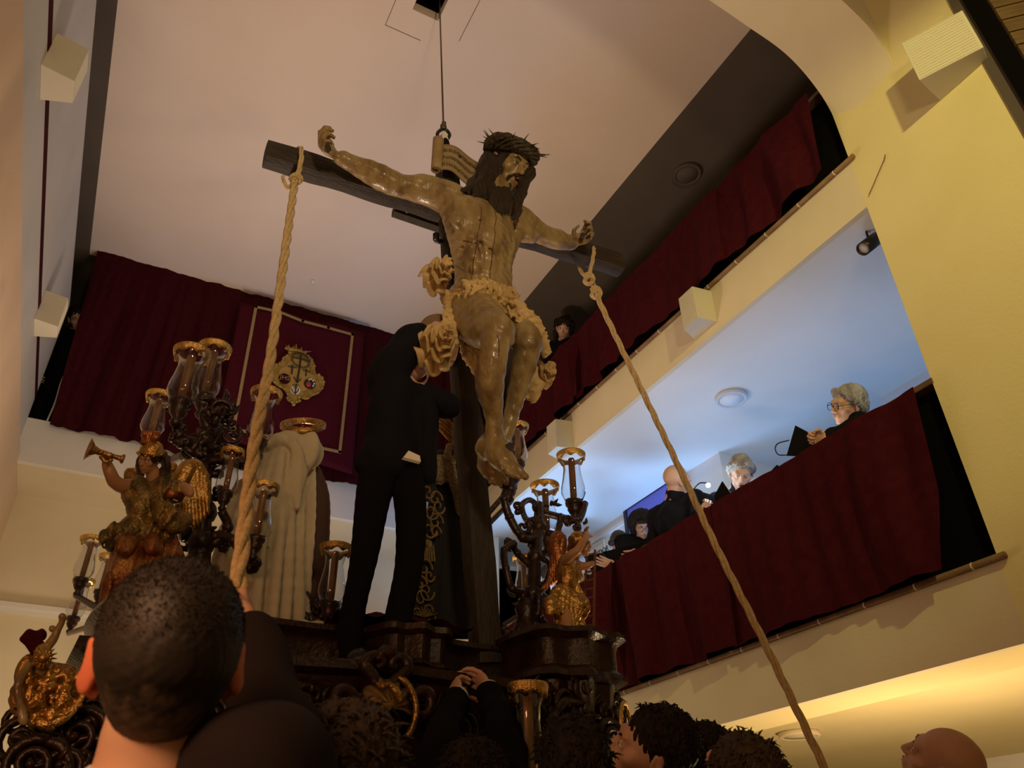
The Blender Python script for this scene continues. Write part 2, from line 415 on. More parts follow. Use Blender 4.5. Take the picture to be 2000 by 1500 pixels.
fs += [(i, m0+i, m0+i+1, i+1) for i in range(n-1)] + [(8*n+i, 8*n+i+1, m0+n+i+1, m0+n+i) for i in range(n-1)]
fs += [(m0+i, m0+n+i, m0+n+i+1, m0+i+1) for i in range(n-1)]
ar = MB().add(vs, fs).build('wall_arch', 'band', None, True); struct(ar)
md = ar.modifiers.new('es', 'EDGE_SPLIT'); md.split_angle = math.radians(40)
struct(boxo('ceiling_near', (-.97, -3, 5.3), (XR+.3, 1.5, 5.4), 'wall'))
# door jamb, beam and planked door leaf at the near right
struct(boxo('trim_8', (XR-.012, .985, -1.5), (XR, 1.05, 5.3), 'galceil'))
struct(boxo('trim_9', (XR-.03, .895, -1.5), (XR+.02, .985, 5.3), 'dark'))
dl = empty('door_1', (XR, .84, 0), 'x', 'x'); del dl['label']; del dl['category']; struct(dl)
dd = Vector((.72, -.69, 0)).normalized(); nn = Vector((dd.y, -dd.x, 0))
M['plank'] = mat('plank_brown', (.085, .045, .018), .6, col2=(.13, .075, .03), nscale=5, stretch=(1, 1, 8), bump=.3)
for k in range(14):
    z = 3.2 + .105*k; a = Vector((XR-.02, .90, z))
    M4 = Matrix.Translation(a) @ Matrix(((dd.x, nn.x, 0, 0), (dd.y, nn.y, 0, 0), (0, 0, 1, 0), (0,0,0,1)))
    MB().box((0, 0, 0), (1.3, .03, .096), M4).build('plank', 'plank', dl)
M4 = Matrix.Translation(Vector((XR-.02, .90, 0))) @ Matrix(((dd.x, nn.x, 0, 0), (dd.y, nn.y, 0, 0), (0, 0, 1, 0), (0,0,0,1)))
MB().box((0, -.03, -1.5), (1.3, -.01, 5.2), M4).build('door_backing', 'dark', dl)
# back wall
struct(boxo('wall_back', (XL, YB, 3.24), (XR, YB+.06, 3.66), 'white'))
struct(boxo('ceiling_back_lower', (XL, YB+.06, 3.24), (XR, 8.0, 3.5), 'band'))
struct(boxo('wall_back_lower', (XL-.1, 8.0, -1.5), (XR+3, 8.1, 3.3), 'band'))
o = MB().box((XL, 7.93, 2.2), (XR, 8.0, 2.24)).box((XL, 7.96, 2.16), (XR, 8.0, 2.2)).build('trim_10', 'white'); struct(o)
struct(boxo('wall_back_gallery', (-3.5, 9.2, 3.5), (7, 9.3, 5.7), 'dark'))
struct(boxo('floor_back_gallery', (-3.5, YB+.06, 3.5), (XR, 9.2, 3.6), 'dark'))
# left wall
XF = -.93
struct(boxo('wall_left', (XF-.1, -2, -1.5), (XF, 8.0, 3.31), 'orange'))
struct(boxo('wall_left_upper', (XL-.08, -2, 3.31), (XL, YB, 3.85), 'grey'))
struct(boxo('wall_left_parapet', (XL-.08, -2, 3.92), (XL, YB, 4.93), 'grey'))
o = boxo('trim_11', (XL-.04, -2, 3.85), (XL+.004, YB, 3.92), 'velvet'); struct(o)
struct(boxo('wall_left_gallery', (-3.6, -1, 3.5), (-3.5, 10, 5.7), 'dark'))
# enclosing walls behind the camera and far right, so that light stays in
struct(boxo('wall_front', (-1.1, -2.6, -1.5), (9, -2.5, 5.7), 'wall'))
struct(boxo('wall_far_right', (7.0, -2.5, -1.5), (7.1, 10, 5.7), 'white'))
struct(boxo('floor_middle_gallery', (3.78, YA-.6, 1.17), (7, 8, 1.2), 'trimwood'))
struct(boxo('wall_gallery_near', (3.7, YA-.7, 1.2), (7, YA-.6, 3.35), 'white'))
struct(boxo('floor_upper_gallery', (XR+.04, YA, 3.72), (7, 10, 3.735), 'trimwood'))
# middle gallery inner walls
struct(boxo('wall_gallery_pillar', (4.6, 4.65, 1.2), (5.9, 8.0, 3.35), 'white'))
struct(boxo('wall_gallery_corner', (5.18, YA-.6, 1.2), (7, 3.35, 3.35), 'white'))
o = MB().box((4.575, 5.55, 3.24), (4.6, 7.9, 3.28)).build('trim_12', 'white'); struct(o)
struct(boxo('wall_gallery_end', (XR+.3, 8.0, 1.2), (7, 8.1, 3.35), 'white'))

# ---- hangings ----------------------------------------------------------------
def hanging(name, label, fx, n, z0, z1, amp, seed, per=.16, seams=4, group=None, mt='velvet', lean=None, hem=.0):
    """fx(u) gives (point on wall line, outward normal); pleated cloth"""
    root = empty(name, fx(0)[0] + Vector((0, 0, z0)), label, 'curtain', group)
    r = random.Random(seed); ph = [r.uniform(0, 6) for _ in range(12)]
    L = (fx(1)[0]-fx(0)[0]).length
    cuts = [0] + sorted((i + r.uniform(-.15, .15))/seams for i in range(1, seams)) + [1]
    for a, b in zip(cuts[:-1], cuts[1:]):
        nu = max(20, int((b-a)*L/.02)); off = r.uniform(0, 9); k = r.uniform(.85, 1.15)
        def fn(u, v):
            t = a + (b-a)*u + .014*u*(1 if b < .999 else 0)
            if lean: t = t + lean(t, v)
            p, nrm = fx(t); s = t*L
            w = s*2*pi/(per*k) + .9*math.sin(s*1.7+ph[0]) + .8*math.sin(v*2.6+ph[1]+s*.7)+off
            d = (.55 + .45*math.sin(s*2.1+ph[2]+v*.8))*math.sin(w)
            d += .7*math.sin(w*.43+ph[3]+v*1.3) + .25*math.sin(w*2.3+ph[5]-v*2)
            fade = .35 + .65*min(1, v*2.5)
            z = z1 + (z0-z1)*v
            z -= hem*max(0, math.sin(s*2.3+ph[4]))**2*max(0, (v-.8)/.2)**2
            return p + nrm*(.018+amp*1.95+amp*d*fade) + Vector((0, 0, z))
        MB().grid(fn, nu, 26).build('drape_panel', mt, root, True)
    return root
X3 = lambda y0, y1: (lambda t: (Vector((XR+.0, y0+(y1-y0)*t, 0)), Vector((-1, 0, 0))))
hanging('balcony_hanging', 'long maroon cloth hanging over the choir balcony on the right', X3(1.955, YB), 0, 1.215, 2.10, .038, 3, seams=4, per=.34, lean=lambda t, v: (.018*v+.03*max(0, v-.6))*(1-t)**3)
hanging('balcony_hanging', 'maroon cloth hanging over the topmost gallery below the dark ceiling', X3(1.97, YB-.2), 0, 3.745, 4.43, .036, 8, seams=5, per=.36, lean=lambda t, v: .012*v*(1-t)**3)
XB = lambda x0, x1: (lambda t: (Vector((x0+(x1-x0)*t, YB+.02, 0)), Vector((0, -1, 0))))
hanging('stage_curtain', 'tall pleated maroon curtain across the far end wall behind the banner', XB(-.90, XR-.1), 0, 3.60, 5.66, .03, 5, seams=5, per=.21, hem=.10, lean=lambda t, v: .028*v*(1-t)**4)

# ---- wedge loudspeakers ------------------------------------------------------
def wedge(corners_front, apex, label, grp='small cream wall loudspeakers'):
    pass
def wall_speaker(loc, nx, s, label, yaw=0.0, tilt=0.0, grill=False, plan=None):
    """cream wedge box: flat back on the wall (normal nx), splayed front"""
    root = empty('wall_loudspeaker', loc, label, 'loudspeaker', 'small cream wall loudspeakers')
    h, wd, d = .15*s, .13*s, .17*s
    # plan outline (triangle-ish wedge), extruded vertically
    pl = [(0, -wd), (0, wd), (d, wd*.55+yaw*.1), (d, -wd*.75+yaw*.1)]
    if plan: pl = [(a_*d, b_*wd) for a_, b_ in plan]
    vs = []
    for z in (-h, h):
        for x, y in pl: vs.append(Vector(loc) + Vector((nx*x, y, z + tilt*x*(1 if z > 0 else 1))))
    b = MB().add(vs, [(0,3,2,1),(4,5,6,7),(0,1,5,4),(1,2,6,5),(2,3,7,6),(3,0,4,7)]).build('cabinet', 'speaker', root)
    md = b.modifiers.new('bev', 'BEVEL'); md.width = .004; md.segments = 2
    a, c = vs[2], vs[3]; mbx = MB()
    nrm = Vector((nx, 0, 0))
    for k in range(16):
        z = -h + h*2*(k+.5)/16
        p, q = a + Vector((0,0,z+h)), c + Vector((0,0,z+h))
        mbx.tube([p*.96+q*.04+nrm*.001, p*.04+q*.96+nrm*.001], .0022, 4)
    mbx.build('grille', 'speaker', root)
    MB().ball(Vector(loc)+Vector((nx*d*.5, wd*.8, h)), .005, 6, 4).build('screw', 'dark', root)
    return root

# ---- cross and crucified figure ----------------------------------------------
def C(px, py, Y, r):
    v = P(px, py, Y); return v, r * mpp(v)
def head_sdf(S, sc=1.0, mouth=0.0, ears=True, thin=1.0, jaw=1.0):
    """head in the current frame: +y face, +z up, centre between the eyes' height"""
    S.ell((0, -.015, .03), (.076, .096, .088), 0.01)
    S.ell((0, .022, -.03), (.060*thin, .072, .085), .02)
    S.ell((0, .025, -.07), (.050*thin*jaw, .060, .045), .02)
    S.ell((0, .075, -.098), (.020, .018, .016), .02)                      # chin
    S.cap((-.036, .078, .024), (.036, .078, .024), .013, k=.018)           # brow
    for e in (-1, 1):
        S.ell((e*.046*thin, .056, -.022), (.021, .022, .018), .018)        # cheekbone
        S.ell((e*.031, .100, .003), (.019, .015, .012), .014, sub=True)    # socket
        S.ell((e*.031, .078, .003), (.0145, .0135, .0115), .004)           # lids
        S.ell((e*.020, .094, -.012), (.006, .008, .014), .008, sub=True)
    S.cap((0, .086, .014), (0, .110, -.024), .0085, .0115, k=.010)         # nose
    for e in (-1, 1): S.ell((e*.010, .101, -.028), (.0075, .010, .007), .006)
    S.ell((0, .088, -.058), (.027, .014, .020), .014)
    if mouth:
        S.cap((-.017, .098, -.050), (.017, .098, -.050), .0058, k=.006); S.cap((-.014, .097, -.062-mouth*.6), (.014, .097, -.062-mouth*.6), .0062, k=.006)
        S.ell((0, .105, -.056-mouth*.3), (.015, .024, .004+mouth*.45), .004, sub=True)
    else:
        S.cap((-.020, .095, -.054), (.020, .095, -.054), .0050, k=.006); S.cap((-.016, .094, -.063), (.016, .094, -.063), .0055, k=.006)
        S.cap((-.023, .103, -.0585), (.023, .103, -.0585), .0022, k=.003, sub=True)
    if ears:
        for e in (-1, 1):
            rt = Euler((.12, 0, e*-.35)).to_matrix()
            S.ell((e*.079, -.008, -.006), (.008, .019, .033), .006, rot=rt)
            S.ell((e*.089, -.004, -.003), (.006, .010, .020), .004, sub=True, rot=rt)
            S.ell((e*.077, -.003, -.036), (.006, .008, .008), .004, rot=rt)
def face_bits(root, Mx, t, sc, open_=.6, brow='hairdark', lips=True, mouth=0.0, look=0.0):
    """eyes with irises, brows and lips as parts"""
    W = lambda p: Mx @ (Vector(p)*sc) + t
    for e in (-1, 1):
        eye = MB().ball(W((e*.031, .0805, .0035)), .0125*sc, 12, 8).build('eye', 'eye', root, True)
        MB().ball(W((e*.031+look, .0905, .0035)), (.0052*sc, .0032*sc, .0052*sc), 10, 6, Mx).build('iris', 'iris', eye, True)
        MB().tube([W((e*.014, .094, .021)), W((e*.030, .093, .027)), W((e*.048, .080, .022))], [.003*sc, .0036*sc, .0018*sc], 6).build('eyebrow', brow, root, True)
        lid = MB(); 
        lid.tube([W((e*.017, .0885, .006)), W((e*.031, .0945, .0115)), W((e*.045, .086, .007))], [.0018*sc, .0026*sc, .0018*sc], 6)
        lid.build('eyelid', 'skin' if brow != 'statuehair' else 'statue', root, True)
    if lips:
        mb = MB(); mb.tube([W((-.021, .094, -.055)), W((0, .1035, -.052)), W((.021, .094, -.055))], [.002*sc, .0042*sc, .002*sc], 6)
        mb.tube([W((-.019, .093, -.060-mouth*.6)), W((0, .1015, -.065-mouth*.6)), W((.019, .093, -.060-mouth*.6))], [.002*sc, .0048*sc, .002*sc], 6)
        mb.build('lips', 'lip_s', root, True)
        if mouth: MB().ball(W((0, .090, -.056-mouth*.3)), (.015*sc, .010*sc, .015*sc), 10, 6, Mx).build('mouth_opening', 'mouth', root, True)
def frame_from(fwd, up):
    """fwd, up are world vectors; columns x (figure's right... left), y forward, z up"""
    f = Vector(fwd).normalized(); u = Vector(up); u = (u - f*u.dot(f)).normalized(); x = f.cross(u).normalized()
    return Matrix((x, f, u)).transposed()
def hand_sdf(S, wrist, fdir, palm, sc=1.0, curl=.5, thumb=1, r=.008, spread=.10, k=.008):
    """wrist -> fingers along fdir; palm = palm normal (fingers curl to it); thumb +1/-1 picks the side"""
    f = Vector(fdir).normalized(); n = Vector(palm); n = (n - f*n.dot(f)).normalized(); s = f.cross(n)*thumb
    w = Vector(wrist)
    Rm = Matrix((s, f, n)).transposed()
    fr = S.fr; 
    S.ell(w + f*.045*sc, (.040*sc, .048*sc, .014*sc), k*1.5, rot=Rm)
    lens = [(.030, .040, .024, .020), (.011, .045, .028, .022), (-.010, .041, .026, .020), (-.029, .032, .020, .017)]
    for j, (o, a, b, c) in enumerate(lens):
        p = w + f*(.082 - abs(o-.005)*.25)*sc + s*o*sc; d = (f + s*o*spread*20).normalized(); ang = 0
        for L, rr in ((a, 1.05), (b, .95), (c, .82)):
            ang += curl*(1.0 + .12*j); dd = d*math.cos(ang) + n*math.sin(ang); q = p + dd*L*sc
            S.cap(p, q, r*rr*sc, r*rr*.9*sc, k*.5); p = q
    p = w + f*.02*sc + s*.026*sc; S.cap(w + f*.01*sc, p, .014*sc, .014*sc, k)
    q = p + (f*.6 + s*.65 + n*.35).normalized()*.042*sc; S.cap(p, q, .012*sc, .0095*sc, k*.7)
    q2 = q + (f*.85 + s*(.25-.5*curl) + n*(.3+curl*.5)).normalized()*.030*sc; S.cap(q, q2, .0095*sc, .0075*sc, k*.5)

M['statue'] = mat('aged_polychrome_flesh', (.30, .215, .092), .36, col2=(.11, .06, .024), nscale=4.5, stretch=(4, 4, 1.1), ramp=(.40, .74), bump=.3, bscale=22, coat=.2, detail=7)
M['loincloth'] = mat('carved_ochre_loincloth', (.58, .42, .19), .55, col2=(.40, .27, .11), nscale=10, bump=.3, bscale=50)
M['statuehair'] = mat('carved_black_hair', (.016, .009, .005), .45, col2=(.035, .02, .01), nscale=20, stretch=(6, 6, 1), bump=.7, bscale=60)
M['thorn'] = mat('dark_thorn_crown', (.018, .012, .006), .55, col2=(.05, .035, .015), nscale=30, bump=.8, bscale=80)
M['blood'] = mat('dark_blood_line', (.07, .012, .006), .35)
M['parch'] = mat('painted_parchment', (.36, .26, .13), .6, col2=(.24, .16, .07), nscale=8, bump=.3, bscale=30)

# cross -----------------------------------------------------------------------
YC = 2.72
base, top = P(952, 1300, YC), P(869, 285, YC)
bl_, br_ = P(518, 300, YC), P(1209, 518, YC)
cross = empty('wooden_cross', base, 'large dark timber cross holding up the crucified figure', 'cross')
ax = (top-base).normalized()
def timber(a, b, w, d, m, name, seed):
    """slightly bowed octagonal timber from a to b"""
    r = random.Random(seed); mb = MB(); a = Vector(a); b = Vector(b); t = (b-a).normalized(); dv = Vector((0, 1, 0)); s = t.cross(dv).normalized(); n = 26; vs = []
    for i in range(n+1):
        c = a.lerp(b, i/n); k = 1 + .05*math.sin(i*1.3+seed) + .03*r.uniform(-1, 1)
        for q in range(12):
            an = 2*pi*(q+.5)/12; ex = 4
            ca, sa = math.cos(an), math.sin(an); rr = (abs(ca)**ex + abs(sa)**ex)**(-1/ex)
            vs.append(c + s*ca*rr*w*.5*k*(1+.04*r.uniform(-1, 1)) + dv*sa*rr*d*.5*k)
    fs = [(i*12+q, i*12+(q+1)%12, (i+1)*12+(q+1)%12, (i+1)*12+q) for i in range(n) for q in range(12)]
    fs += [tuple(range(12))[::-1], tuple(n*12+q for q in range(12))]
    mb.add(vs, fs); o = mb.build(name, m, cross, True)
    md = o.modifiers.new('es', 'EDGE_SPLIT'); md.split_angle = math.radians(42); return o
timber(base, P(872, 330, YC), .118, .105, 'postwood', 'post', 2)
timber(bl_, br_, .128, .105, 'crosswood', 'crossbar', 5)
# brace board behind the bar, bolts and the sling at the top
a, b = P(768, 412, YC+.10), P(1000, 492, YC+.10)
MB().tube([a, b], [.032, .032], 4).build('brace_board', 'postwood', cross)
hk = MB(); hk.tube([P(852, 462, YC-.02), P(852, 470, YC), P(884, 478, YC)], .014, 8).tube([P(852, 458, YC-.02), P(852, 468, YC-.02)], .018, 8)
hk.build('iron_bolt', 'blackplastic', cross, True)
for px, py in ((795, 400),): MB().ball(P(px, py+12, YC+.06), .012, 8, 6).build('nut', 'cable', cross, True)
# rigging
sl = empty('lifting_sling', top, 'black lifting strap with shackle at the top of the cross', 'strap')
MB().tube([P(880, 335, YC-.05), P(874, 300, YC-.06), P(869, 276, YC-.02)], [.026, .026, .022], 8, True).build('strap', 'black', sl, True)
m_red = mat('faded_red_label', (.45, .12, .08), .7); M['tagred'] = m_red
MB().tube([P(863, 274, YC-.03), P(866, 258, YC-.02)], [.014, .005], 6).build('webbing', 'shirt', sl)
MB().tube([P(874, 276, YC-.03), P(869, 258, YC-.02)], [.010, .005], 6).build('webbing', 'shirt', sl)
MB().tube([P(861, 272, YC-.045), P(862, 264, YC-.045)], [.006, .005], 5).build('red_tab', 'tagred', sl)
pts = [P(857, 270, YC-.02), P(854, 262, YC-.02), P(858, 256, YC-.02), P(866, 252, YC-.02), P(874, 256, YC-.02), P(878, 264, YC-.02), P(874, 272, YC-.02)]
sh = MB(); stube(sh, pts, .010, 7, 4); sh.build('shackle', 'blackplastic', sl, True)
MB().ball(P(866, 248, YC-.02), (.020, .016, .026), 10, 8).ball(P(867, 241, YC-.02), .014, 8, 6).build('cable_clamp', 'cable', sl, True)
cb = MB().tube([P(866, 246, YC-.02), Vector((1.185, 3.27, ZC+.35))], .0055, 6).build('hoist_cable', 'cable', None, True)
tag(cb, 'thin steel cable rising from the top of the cross to the hatch', 'cable')
# scroll with inscription ------------------------------------------------------
sc_ = empty('inscription_scroll', P(900, 320, YC-.09), 'curling painted parchment scroll nailed above the crossbar behind the head', 'scroll')
tl, trr, bl2, br2 = P(856, 284, YC-.09), P(944, 326, YC-.08), P(853, 332, YC-.09), P(928, 372, YC-.08)
def scf(u, v):
    p = tl.lerp(trr, u).lerp(bl2.lerp(br2, u), v)
    return p + Vector((0, -1, 0))*(.02*math.sin(u*pi*1.1)+.012*math.sin(u*7)) + Vector((0, 0, .02*math.sin(u*3.0)))
MB().grid(scf, 20, 8).build('parchment', 'parch', sc_, True, .008)
mb = MB()
dvd = (bl2-tl)
def roll(u, v):
    an = u*2*pi*1.45; rr = .030 - .016*u
    c = tl.lerp(bl2, v*1.25-.16) + Vector((-.018, -.01, 0))
    return c + Vector((math.cos(an)*rr, -math.sin(an)*rr*.9, 0)) + Vector((.01, 0, 0))
mb.grid(roll, 28, 6).build('scroll_curl', 'parch', sc_, True, .006)
# three lines of small faded lettering (strokes)
ink = MB(); rr_ = random.Random(4)
for ln, v in enumerate((.20, .48, .76)):
    u = .10
    while u < .9:
        wdt = rr_.uniform(.012, .028); p = scf(u, v) + Vector((0, -.006, 0)); q = scf(u + wdt*.2, v+.11) + Vector((0, -.006, 0))
        ink.tube([p, q], .0016, 4); 
        if rr_.random() < .6: ink.tube([p, scf(u+wdt, v+.01) + Vector((0, -.006, 0))], .0014, 4)
        if rr_.random() < .5: ink.tube([scf(u, v+.06)+Vector((0,-.006,0)), scf(u+wdt, v+.10) + Vector((0, -.006, 0))], .0014, 4)
        u += wdt + .014
ink.build('lettering', 'postwood', sc_)
MB().ball(scf(.45, .32)+Vector((0, -.008, 0)), .007, 8, 6).build('nail_head', 'blackplastic', sc_, True)

# the figure ---------------------------------------------------------------------
chr_root = empty('crucified_christ_statue', P(945, 560, 2.5), 'painted wooden figure of the crucified Christ nailed to the dark cross', 'statue')
lo = Vector((.25, 2.05, 1.25)); hi = Vector((2.25, 2.75, 3.55))
S = SDF(lo, hi, .0065)
def limb(pts, k=.014, n=5):
    q = [C(*p) for p in pts]; S.path([a for a, _ in q], [b for _, b in q], k, n)
# torso
for a, b, k in (((905,418,2.50,36),(918,470,2.50,40),.05), ((965,440,2.49,36),(972,480,2.50,36),.05), ((935,430,2.47,40),(942,480,2.47,40),.05),
                ((922,500,2.52,36),(925,560,2.54,36),.05), ((968,500,2.52,32),(966,560,2.54,34),.05), ((910,590,2.54,40),(975,600,2.54,40),.05), ((945,480,2.48,40),(945,560,2.52,38),.05)):
    (p, r1), (q, r2) = C(*a), C(*b); S.cap(p, q, r1, r2, k)
# pectorals, lats, clavicles
for px, py, Y, rx, rz, ry in ((905,432,2.43,30,24,.035), (968,452,2.42,28,23,.035)):
    p, m_ = P(px, py, Y), mpp(P(px, py, Y)); S.ell(p, (rx*m_, ry, rz*m_), .02)
for a, b in (((882,400,2.50,14),(925,398,2.44,9)), ((935,398,2.44,9),(1008,430,2.50,13)), ((880,410,2.54,22),(892,465,2.54,16)), ((1006,440,2.55,20),(998,485,2.55,14))):
    (p, r1), (q, r2) = C(*a), C(*b); S.cap(p, q, r1, r2, .025)
# ribs and belly grooves
for i in range(5):
    y = 470 + i*13
    for e, x0, x1 in ((0, 878+i*1.5, 915), (1, 1000-i*1.5, 962)):
        (p, r), (q, r2) = C(x0, y-5, 2.45, 4), C(x1, y+8+e*2, 2.425, 3.2); S.cap(p, q, r*.6, r2*.5, .030)
for a, b in (((938,430,2.395),(942,545,2.425)), ((893,455,2.40),(925,462,2.405)), ((950,470,2.40),(990,478,2.42)), ((915,500,2.42),(935,475,2.40)), ((950,478,2.40),(968,508,2.42))):
    p, q = P(*a), P(*b); S.cap(p, q, .005, .005, .022, sub=True)
for px, py in ((928, 500), (952, 504), (929, 525), (953, 529)):
    p = P(px, py, 2.44); S.ell(p, (.030, .022, .028), .016)
S.ell(P(941, 545, 2.415), (.007, .012, .008), .008, sub=True)
# arms (image left = his right)
limb([(884,390,2.53,31),(845,376,2.56,26),(805,368,2.58,21),(775,361,2.58,19),(745,347,2.58,22),(710,331,2.59,17),(680,316,2.59,12),(664,308,2.59,11)], .02)
limb([(850,366,2.54,14),(815,358,2.56,13)], .03)
limb([(735,332,2.56,11),(705,322,2.57,9)], .02)
limb([(1004,424,2.53,27),(1025,436,2.54,24),(1050,453,2.56,19),(1068,462,2.57,17),(1085,467,2.58,18),(1105,473,2.59,14),(1120,474,2.59,11)])
limb([(1010,445,2.52,16),(1040,462,2.54,12)], .03)
# hands half closed, palms outward
hand_sdf(S, P(660, 307, 2.585), (P(640, 292, 2.56)-P(664, 309, 2.585)), Vector((.15, -1, .35)), 1.22, .85, 1, .0105)
hand_sdf(S, P(1121, 474, 2.585), (P(1143, 462, 2.56)-P(1121, 474, 2.585)), Vector((-.1, -1, .35)), 1.12, .80, -1, .0098)
for x, y, Y in ((652, 300, 2.53), (1131, 466, 2.53)): pass
# neck
limb([(945,410,2.52,26),(958,385,2.47,22),(972,362,2.45,20)], .03)
for a, b in (((925,405,2.47,6),(962,375,2.42,6)), ((950,412,2.45,5),(975,380,2.42,5))):
    (p, r1), (q, r2) = C(*a), C(*b); S.cap(p, q, r1, r2, .012)
# legs: his right thigh comes forward over the left
limb([(915,600,2.52,42),(935,626,2.42,47),(955,642,2.30,39),(970,644,2.22,30)], .02)
limb([(970,642,2.215,28),(965,690,2.23,26),(959,735,2.27,25),(961,780,2.32,20),(965,820,2.36,15),(965,855,2.39,15)], .012)
limb([(952,705,2.29,18),(948,748,2.33,17),(955,790,2.36,12)], .02)       # calf
limb([(990,640,2.19,10),(996,668,2.21,8)], .015)
S.ell(P(984, 640, 2.185), (.040, .035, .045), .02)
limb([(965,605,2.54,38),(1002,640,2.46,33),(1026,662,2.37,29),(1033,674,2.34,25)], .014)
limb([(1032,674,2.34,25),(1021,725,2.41,22),(1006,780,2.48,17),(994,830,2.52,13),(981,868,2.55,13)], .008)
limb([(1017,720,2.46,15),(1004,775,2.51,11)], .014)
# feet: right over left, toes pointing down-right
def foot(pts, toes, k=.02):
    q = [C(*p) for p in pts]; S.path([a for a, _ in q], [b for _, b in q], k, 4)
    for a, b in toes:
        (p, r1), (c, r2) = C(*a), C(*b); S.cap(p, c, r1, r2, .008)
foot([(968,852,2.42,17),(952,876,2.47,19),(962,885,2.44,19)], [])
foot([(966,855,2.42,17),(970,880,2.39,20),(983,900,2.37,18),(996,912,2.36,13)],
     [((980,904,2.36,7),(986,921,2.35,5)), ((986,907,2.355,6.5),(995,926,2.34,4.8)), ((992,909,2.35,6.5),(1003,930,2.335,4.8)), ((998,910,2.35,7),(1013,933,2.33,5)), ((1002,907,2.35,8.5),(1027,931,2.325,6.5))])
S.ell(P(944, 872, 2.45), (.03, .03, .03), .02)
foot([(978,866,2.53,15),(958,888,2.54,17),(955,908,2.50,19),(966,926,2.47,15)],
     [((956,925,2.47,6.5),(958,941,2.47,4.8)), ((963,929,2.465,6.5),(968,945,2.46,4.8)), ((971,931,2.46,6.5),(978,947,2.455,4.8)), ((979,929,2.455,7),(989,944,2.45,5.5))])
for i in range(4):
    (p, r), (q, r2) = C(968+i*7, 882, 2.355, 3), C(982+i*7, 916, 2.335, 3); S.cap(p, q, r, r2, .008)
# head
hf = frame_from(CD(.60, .28, -.74), CD(.42, -.88, -.10)); ht = P(992, 322, 2.42); HS = 1.20
S.frame(hf, ht, HS); head_sdf(S, mouth=.010, thin=.92); S.frame()
vein = lambda X, Y, Z: .0016*np.sin(X*95+np.sin(Z*40)*2)*np.sin(Z*33+Y*60) + .0012*np.sin(Z*140+X*40)
S.disp(vein)
body = S.mesh('body', 'statue', chr_root)
M['eye_keep'] = M['eye']; M['eye'] = mat('aged_statue_eye', (.34, .27, .17), .3); face_bits(chr_root, hf, ht, HS, brow='statuehair', mouth=.010); M['eye'] = M['eye_keep']
# blood runs down the torso and nails
from mathutils.bvhtree import BVHTree
bvh = BVHTree.FromPolygons([v.co for v in body.data.vertices], [tuple(p.vertices) for p in body.data.polygons])
for pts in ([(940,404,0),(940,420,0),(936,445,0),(933,455,0),(930,485,0),(924,512,0),(924,525,0),(920,545,0)], [(966,412,0),(969,426,0),(966,445,0),(967,460,0),(962,490,0),(960,512,0),(957,530,0),(957,545,0)], [(905,470,0),(930,476,0),(936,490,0)], [(972,655,0),(975,675,0),(974,695,0)]):
    mb = MB(); qq = []
    for s_ in spline([P(x, y, 2.3) for x, y, _ in pts], 8):
        d_ = Vector(s_).normalized(); hit = bvh.ray_cast(Vector(s_)*.8, d_)
        if hit[0] is not None: qq.append(hit[0] - d_*.001)
    mb.tube(qq, .0019, 5); mb.build('blood_line', 'blood', chr_root, True)
MB().tube([P(996, 872, 2.33), P(985, 895, 2.45)], [.018, .006], 6).build('nail', 'crosswood', chr_root)
MB().tube([P(640, 287, 2.50), P(646, 296, 2.62)], [.014, .008], 8).build('nail', 'crosswood', chr_root)
MB().tube([P(1138, 459, 2.50), P(1134, 468, 2.62)], [.014, .008], 8).build('nail', 'crosswood', chr_root)
# hair, beard
S = SDF((1.05, 2.15, 2.6), (1.75, 2.75, 3.45), .0065)
S.frame(hf, ht, HS)
S.ell((0, -.022, .042), (.086, .100, .084), .01)
S.ell((0, .10, .01), (.050, .05, .055), .01, sub=True)
rr_ = random.Random(11)
# beard and moustache in face frame
for e in (-1, 1):
    for j in range(6):
        x = e*(.012+.010*j); S.path([(x*1.05, .070-.010*j, -.078+.010*j), (x*1.0, .082-.008*j, -.105), (x*.6+e*.002, .080, -.145-.006*(5-j))], [.013, .013, .006], .006, 4)
    S.path([(e*.003, .104, -.044), (e*.018, .098, -.047), (e*.031, .086, -.062), (e*.034, .078, -.085)], [.005, .007, .007, .006], .004, 4)
    S.path([(e*.066, .030, .015), (e*.066, .036, -.03), (e*.056, .048, -.07)], [.013, .013, .014], .01, 4)
S.frame()
def lock(pts, amp=.008, k=.006):
    q = [C(*p) for p in pts]; sp = spline([(*a, r) for a, r in q], 6); ph = rr_.uniform(0, 6)
    o = [(Vector(s[:3]) + Vector((math.sin(i*.75+ph), math.cos(i*.6+ph)*.5, 0))*amp, s[3]) for i, s in enumerate(sp)]
    for (a, r1), (b, r2) in zip(o[:-1], o[1:]): S.cap(a, b, max(.003, r1), max(.003, r2), k)
for j in range(8):      # image-left curtain of hair falling on the shoulder
    d = j*3.6; lock([(950+d*.6, 305+j, 2.42-.004*j, 9), (940+d, 340, 2.41, 8.5), (932+d*1.15, 370, 2.42, 8), (924+d*1.35, 390+j*1.2, 2.42, 6.5), (922+d*1.5, 402+j*2.4, 2.41, 2.5)])
for j in range(4): lock([(948+3*j, 315, 2.50, 8), (930+3*j, 348, 2.50, 8), (916+4*j, 366-2*j, 2.47, 7), (903+5*j, 373+2*j, 2.45, 3)])
for j in range(4):      # strand on the far side
    lock([(1030+3*j, 328+2*j, 2.37, 8), (1021+3*j, 355, 2.38, 6.5), (1011+3*j, 382, 2.39, 6), (1004+3*j, 408+2*j, 2.40, 4.5), (1001+2*j, 428, 2.41, 2)], .005)
